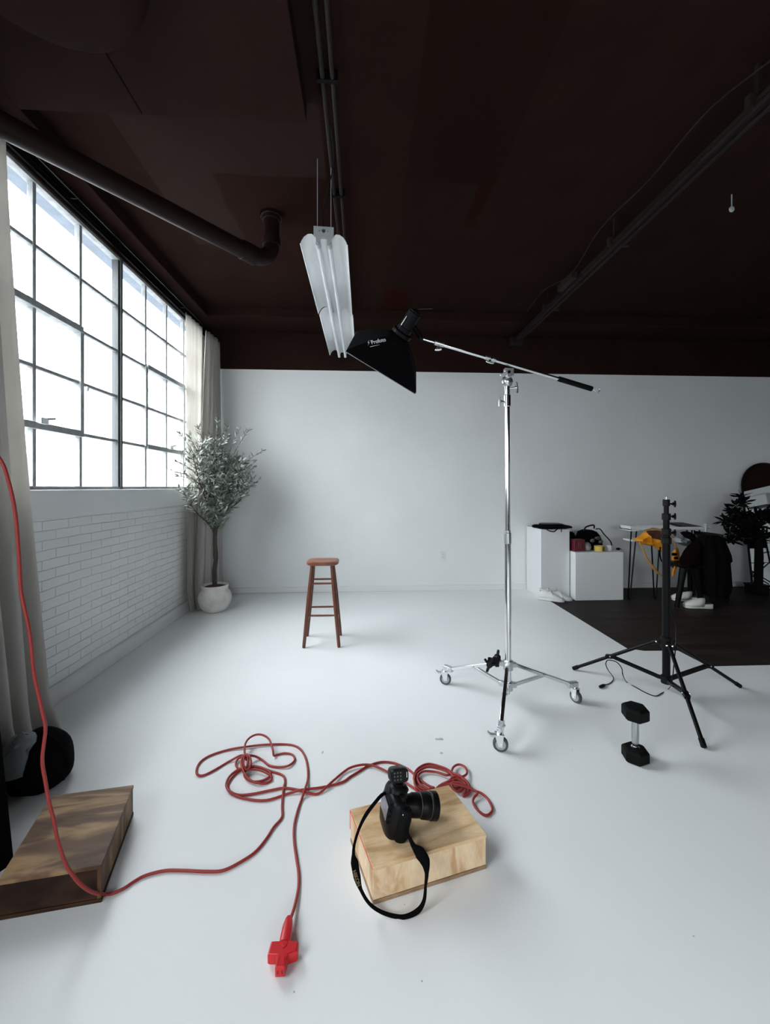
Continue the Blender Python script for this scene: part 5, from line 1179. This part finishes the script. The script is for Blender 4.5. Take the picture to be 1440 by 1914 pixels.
# orange bag with straps hanging at the desk
yb_ = 4.90
def op(px, py, y=yb_): return ony(px, py, y)
t = thing('orange_bag', 'bright orange bag with tan straps slumped over the front of the white desk', 'bag', op(1225, 1010))
def patch(outline, y, th, m, name, nzs=14, amp=0.03, parent=None):
    # a bulging fabric body whose silhouette follows the outline; puffed in depth
    P = [op(px, py, y) for px, py in outline]; P = smooth_path(P, 3, closed=True); c = sum(P, Vector())/len(P)
    R_ = []
    for s, d in ((0.0, -1.0), (0.35, -0.93), (0.65, -0.75), (0.88, -0.42), (1.0, 0.0), (0.9, 0.42), (0.6, 0.8), (0.0, 1.0)):
        s = max(s, 0.02); ring_ = []
        for p in P:
            q = c.lerp(p, s); q = q+Vector((0, d*th, 0)); q = q+Vector((0, 1, 0))*amp*noise.noise(q*nzs)*(1 if d < 0.5 else 0)
            ring_.append(q)
        R_.append(ring_)
    return build(name, MB().rings(R_), m, parent, smooth=45)
patch([(1186, 1008), (1200, 1000), (1206, 992), (1213, 1003), (1228, 1007), (1237, 1012), (1246, 1020), (1243, 1031), (1234, 1030), (1222, 1021), (1205, 1018), (1196, 1015)], 4.92, 0.035, orange, 'bag_body', 18, 0.05, t)
patch([(1208, 994), (1222, 991), (1236, 993), (1246, 998), (1246, 1009), (1236, 1010), (1220, 1006), (1212, 1004)], 4.945, 0.02, mat('brown_lining', (0.09, 0.03, 0.015), 0.8, bump=0.4), 'bag_lining', 18, 0.02, t)
patch([(1258, 1030), (1266, 1022), (1270, 1040), (1266, 1058), (1262, 1072), (1257, 1078), (1258, 1060), (1256, 1044)], 4.93, 0.02, orange, 'bag_flap', 18, 0.03, t)
def yb_rib(P, W, m, name): return ribbon([op(px, py, y) for px, py, y in P], W, m, name, t, solid=0.003, mix=1)
yb_rib([(1196, 1012, 4.88), (1202, 1026, 4.87), (1210, 1044, 4.87), (1218, 1056, 4.87), (1226, 1066, 4.87), (1234, 1074, 4.88), (1242, 1078, 4.90)], [.02, .022, .024, .032, .034, .02, .008], tanstrap, 'strap')
yb_rib([(1205, 991, 4.93), (1218, 988, 4.93), (1232, 990, 4.92), (1244, 996, 4.92), (1256, 1004, 4.92), (1264, 1020, 4.92)], [.02, .024, .026, .026, .024, .02], tanstrap, 'strap')
build('buckle', MB().box(op(1261, 1036, 4.89), (0.06, 0.02, 0.035)).box(op(1264, 1043, 4.89), (0.045, 0.02, 0.03)), blackp, t, bevel=0.004)
build('loop', MB().tube(smooth_path([op(1235, 1022), op(1234, 1036), op(1237, 1048), op(1243, 1052)], 5), 0.008, 8), blackf, t)
tag(patch([(1262, 1004), (1274, 1002), (1285, 1007), (1294, 1014), (1286, 1021), (1276, 1019), (1262, 1013)], 4.86, 0.05, greyplastic, 'plastic_bag', 20, 0.05), 'shiny grey plastic bag beside the orange bag, under the laptop end', 'plastic bag')
tag(patch([(1272, 995), (1284, 993), (1296, 997), (1302, 1006), (1302, 1014), (1292, 1012), (1280, 1003)], 4.84, 0.06, blackf, 'black_cloth', 15, 0.03), 'black cap-like cloth lying before the desk beside the grey plastic bag', 'cloth')

# ================================================================== chair with jacket
chc = G(1303, 1118); chc = Vector((op(1302, 1100, 4.66).x, 4.72, 0))
ch = thing('chair', 'black plastic shell chair beside the desk, mostly hidden under a jacket', 'chair', chc)
def shell_leg(px0, py0, px1, py1, y, r=0.02):
    a = op(px0, py0, y); b = op(px1, py1, y); b.z = max(0.012, b.z)
    return MB().tube([a, a.lerp(b, 0.4), b], [r*1.2, r, r*0.75], 12)
yL = 4.60
for args in ((1278, 1062, 1266, 1140, yL), (1300, 1062, 1312, 1139, yL), (1292, 1060, 1290, 1112, 4.98), (1325, 1060, 1330, 1112, 4.98)):
    build('leg', shell_leg(*args, r=0.034), blackm, ch, smooth=50)
sc2 = op(1296, 1055, 4.75)
build('seat', MB().rings([sup(Vector((sc2.x, 4.79, sc2.z+z)), (1, 0, 0), (0, 1, 0), rx_, ry_, 28, 3) for z, rx_, ry_ in ((-0.035, 0.17, 0.19), (-0.01, 0.20, 0.215), (0.012, 0.20, 0.215), (0.02, 0.18, 0.19))]), blackp, ch, smooth=50)
build('backrest', MB().sheet([[Vector((sc2.x+0.16+0.07*v+0.04*math.cos(u), 4.79+0.20*math.sin(u), sc2.z+0.02+0.36*v)) for u in [PI*(k/10-0.5) for k in range(11)]] for v in (0, .3, .6, .85, 1)]), blackp, ch, solid=0.012, smooth=60)
ya_ = 4.63
tag(patch([(1280, 1040), (1288, 1024), (1298, 1014), (1306, 1012), (1306, 1060), (1290, 1061), (1276, 1061), (1274, 1052)], 4.64, 0.10, darkred, 'folded_garment', 12, 0.03), 'very dark red garment heaped on the chair seat', 'clothes')
jp = [(1000, 1318, 1338), (1003, 1311, 1345), (1010, 1306, 1349), (1022, 1303, 1352), (1035, 1302, 1355), (1046, 1303, 1357), (1049, 1304, 1353), (1062, 1305, 1354), (1078, 1307, 1355), (1092, 1308, 1356), (1104, 1309, 1352), (1110, 1314, 1346)]
R_ = []
for i, (py, xa_, xb_) in enumerate(jp):
    p, q = op(xa_, py, 4.66), op(xb_, py, 4.66); c = (p+q)/2; d_ = 0.05+0.12*min(1, i/4)
    R_.append([w_+Vector((math.cos(k/36*2*PI)*0.006*math.sin(k*1.9+i*0.4), 0.014*math.sin(k*1.7+i*0.3), 0)) for k, w_ in enumerate(sup(c, (1, 0, 0), (0, 1, 0), (q-p).length/2, d_, 36, 2.6))])
tag(build('jacket', MB().rings(R_), blackf, smooth=60), 'black jacket draped over the chair, hanging almost to the floor', 'jacket')
t = thing('backpack', 'black backpack standing on the dark floor behind the draped jacket', 'bag', op(1352, 1098, 4.95))
bpx = op(1350, 1096, 5.0).x
build('pack', MB().rings([sup(Vector((bpx, 5.05, z)), (1, 0, 0), (0, 1, 0), rx_, ry_, 24, 3.5) for z, rx_, ry_ in ((0.003, 0.085, 0.09), (0.02, 0.095, 0.10), (0.20, 0.09, 0.09), (0.27, 0.07, 0.07), (0.28, 0.05, 0.05))]), blackf, t, smooth=50)
build('handle', MB().tube(smooth_path([(bpx+0.02, 5.05, 0.27), (bpx+0.03, 5.05, 0.32), (bpx+0.06, 5.05, 0.32), (bpx+0.07, 5.05, 0.26)], 4), 0.008, 8), blackf, t)

# ================================================================== dark plant, right
pl0 = G(1393, 1103); pl0 = Vector((pl0.x+0.02, min(pl0.y, 5.2), 0))
pt = thing('potted_plant', 'dark bushy potted plant on a thick dark stem, before the arched mirror', 'potted plant', pl0)
build('pot', MB().b2((pl0.x-0.09, pl0.y-0.09, 0.003), (pl0.x+0.09, pl0.y+0.09, 0.12)).b2((pl0.x-0.098, pl0.y-0.098, 0.10), (pl0.x+0.098, pl0.y+0.098, 0.125)), blackp, pt, bevel=0.004)
sm_ = MB(); ctr_ = {}
build('stem', MB().tube([pl0+Vector((0.02, 0, 0.1)), pl0+Vector((0.03, 0, 0.5)), pl0+Vector((0.02, 0, 0.85))], [0.050, 0.048, 0.036], 14), mat('dark_bark', (0.006, 0.0055, 0.005), 0.9, bump=0.5, spec=0.1), pt, smooth=60)
tp3 = pl0+Vector((0.02, 0, 0.83)); yy_ = pl0.y; lf2 = MB(); brm = MB(); rnd = random.Random(11)
for px, py, n_l, L in tuple((a_, b_, int(c_*2.2), d_*1.05) for a_, b_, c_, d_ in ((1387, 928, 9, .11), (1390, 938, 10, .12), (1377, 945, 9, .12), (1372, 956, 12, .12), (1383, 962, 12, .12), (1366, 968, 10, .12), (1357, 975, 10, .12), (1372, 980, 12, .13), (1362, 998, 9, .12), (1375, 1004, 12, .13), (1368, 1012, 10, .12), (1390, 978, 14, .13), (1398, 990, 16, .13), (1392, 1006, 14, .12), (1404, 968, 12, .12), (1415, 962, 12, .12), (1425, 970, 12, .12), (1432, 958, 10, .12), (1436, 972, 10, .12), (1422, 984, 12, .12), (1412, 1000, 14, .12), (1424, 1008, 12, .12), (1432, 1002, 10, .12), (1408, 1012, 12, .12), (1445, 966, 10, .12), (1402, 1000, 14, .12), (1385, 990, 14, .13), (1405, 980, 14, .12), (1395, 966, 14, .12), (1380, 972, 14, .12))):
    c = ony(px, py, yy_+rnd.uniform(-0.15, 0.12)); brm.tube(smooth_path([tp3, tp3.lerp(c, 0.5)+Vector((0, 0, 0.03)), c], 4), 0.004, 5)
    for k in range(n_l):
        d = Vector((rnd.uniform(-1, 1), rnd.uniform(-1, 1), rnd.uniform(-0.5, 0.8))); leafblade(c+d*0.01, d, L*rnd.uniform(0.7, 1.1), 0.030, lf2)
build('branches', brm, MATS['dark_bark'], pt, smooth=60)
build('foliage', lf2, darkleaf, pt, smooth=60)

# ================================================================== arched mirror leaning on the wall
mx0 = 5.36; mw = 0.72; mh = 1.78; tilt = math.radians(6.4); my = 5.335
def mpt(u, v, d=0.0): return Vector((mx0+u, my+v*math.sin(tilt)-d*math.cos(tilt), v*math.cos(tilt)+d*math.sin(tilt)*-1*-1))
r_ = mw/2; out = [(0, 0.0), (mw, 0.0), (mw, mh-r_)]+[(r_+r_*math.cos(a), mh-r_+r_*math.sin(a)) for a in [PI*k/24 for k in range(1, 24)]]+[(0, mh-r_)]
out = [(u, v+0.004) for u, v in out]
mt = thing('floor_mirror', 'tall arched floor mirror leaning on the back wall at the right edge', 'mirror', (mx0+r_, my, 0))
n = len(out)
inn = [(r_+(u-r_)*0.965, mh/2+(v-mh/2)*0.985) for u, v in out]
build('mirror_glass', MB().add([mpt(u, v, 0.004) for u, v in inn], [tuple(range(n))]), mirror_m, mt)
fm_ = MB(); R_ = [[mpt(u, v, 0.012) for u, v in out], [mpt(u, v, -0.012) for u, v in out]]
R_ = [[mpt(u, v, -0.002) for u, v in inn], [mpt(u, v, 0.012) for u, v in inn], [mpt(u, v, 0.012) for u, v in out], [mpt(u, v, -0.012) for u, v in out]]
build('mirror_frame', fm_.rings(R_, cap=False).add([mpt(u, v, -0.012) for u, v in out], [tuple(range(n))]), blackm, mt)

# what the mirror reflects: air conditioner on the right wall and a director's chair
mn = Vector((0, -math.cos(tilt), math.sin(tilt))); mp0 = mpt(0, 0, 0.004)
def refl(px, py, plane_p, plane_n):
    d = D(px, py); t_ = (mp0-CAM).dot(mn)/d.dot(mn); h = CAM+d*t_; rd = d-mn*2*d.dot(mn)
    return h+rd*((plane_p-h).dot(plane_n)/rd.dot(plane_n))
ac1, ac2 = refl(1405, 929, Vector((XR-0.2, 0, 0)), Vector((1, 0, 0))), refl(1437, 944, Vector((XR-0.2, 0, 0)), Vector((1, 0, 0)))
ya1, ya2 = min(ac1.y, ac2.y)-0.15, max(ac1.y, ac2.y); zc_ = (ac1.z+ac2.z)/2
ac = thing('air_conditioner', 'white wall air conditioner seen in the arched mirror', 'air conditioner', (XR-0.1, (ya1+ya2)/2, zc_-0.14))
build('casing', MB().b2((XR-0.20, ya1, zc_-0.10), (XR, ya2, zc_+0.14)), white_lac, ac, bevel=0.02)
build('vent', MB().b2((XR-0.21, ya1+0.02, zc_-0.125), (XR-0.02, ya2-0.02, zc_-0.095)), slot_m, ac)
fl2 = refl(1414, 1094, Vector((0, 0, 0)), Vector((0, 0, 1)))
dcx, dcy = fl2.x, fl2.y
dch = thing('director_chair', 'folding black director chair seen reflected in the arched mirror', 'chair', (dcx, dcy, 0))
ra = 0.6; ca, sa = math.cos(ra), math.sin(ra)
def dp_(u, v, z): return Vector((dcx+u*ca-v*sa, dcy+u*sa+v*ca, z))
for v in (-0.20, 0.20):
    build('leg', MB().bar(dp_(-0.24, v, 0.015), dp_(0.24, v, 0.45), 0.03, 0.02), blackm, dch)
    build('leg', MB().bar(dp_(0.24, v+0.022, 0.015), dp_(-0.24, v+0.022, 0.45), 0.03, 0.02), blackm, dch)
for u in (-0.25, 0.25):
    build('armrest', MB().bar(dp_(u, -0.22, 0.66), dp_(u, 0.22, 0.66), 0.05, 0.02).bar(dp_(u, -0.18, 0.45), dp_(u, -0.18, 0.66), 0.025, 0.025), blackm, dch)
    build('back_post', MB().bar(dp_(u, 0.20, 0.43), dp_(u, 0.22, 0.92), 0.028, 0.028), blackm, dch)
build('seat', MB().add([dp_(-0.25, -0.2, 0.455), dp_(0.25, -0.2, 0.455), dp_(0.25, 0.2, 0.455), dp_(-0.25, 0.2, 0.455)], [(0, 1, 2, 3)]), blackf, dch, solid=0.006)
build('backrest', MB().add([dp_(-0.25, 0.22, 0.74), dp_(0.25, 0.22, 0.74), dp_(0.25, 0.22, 0.91), dp_(-0.25, 0.22, 0.91)], [(0, 1, 2, 3)]), blackf, dch, solid=0.006)
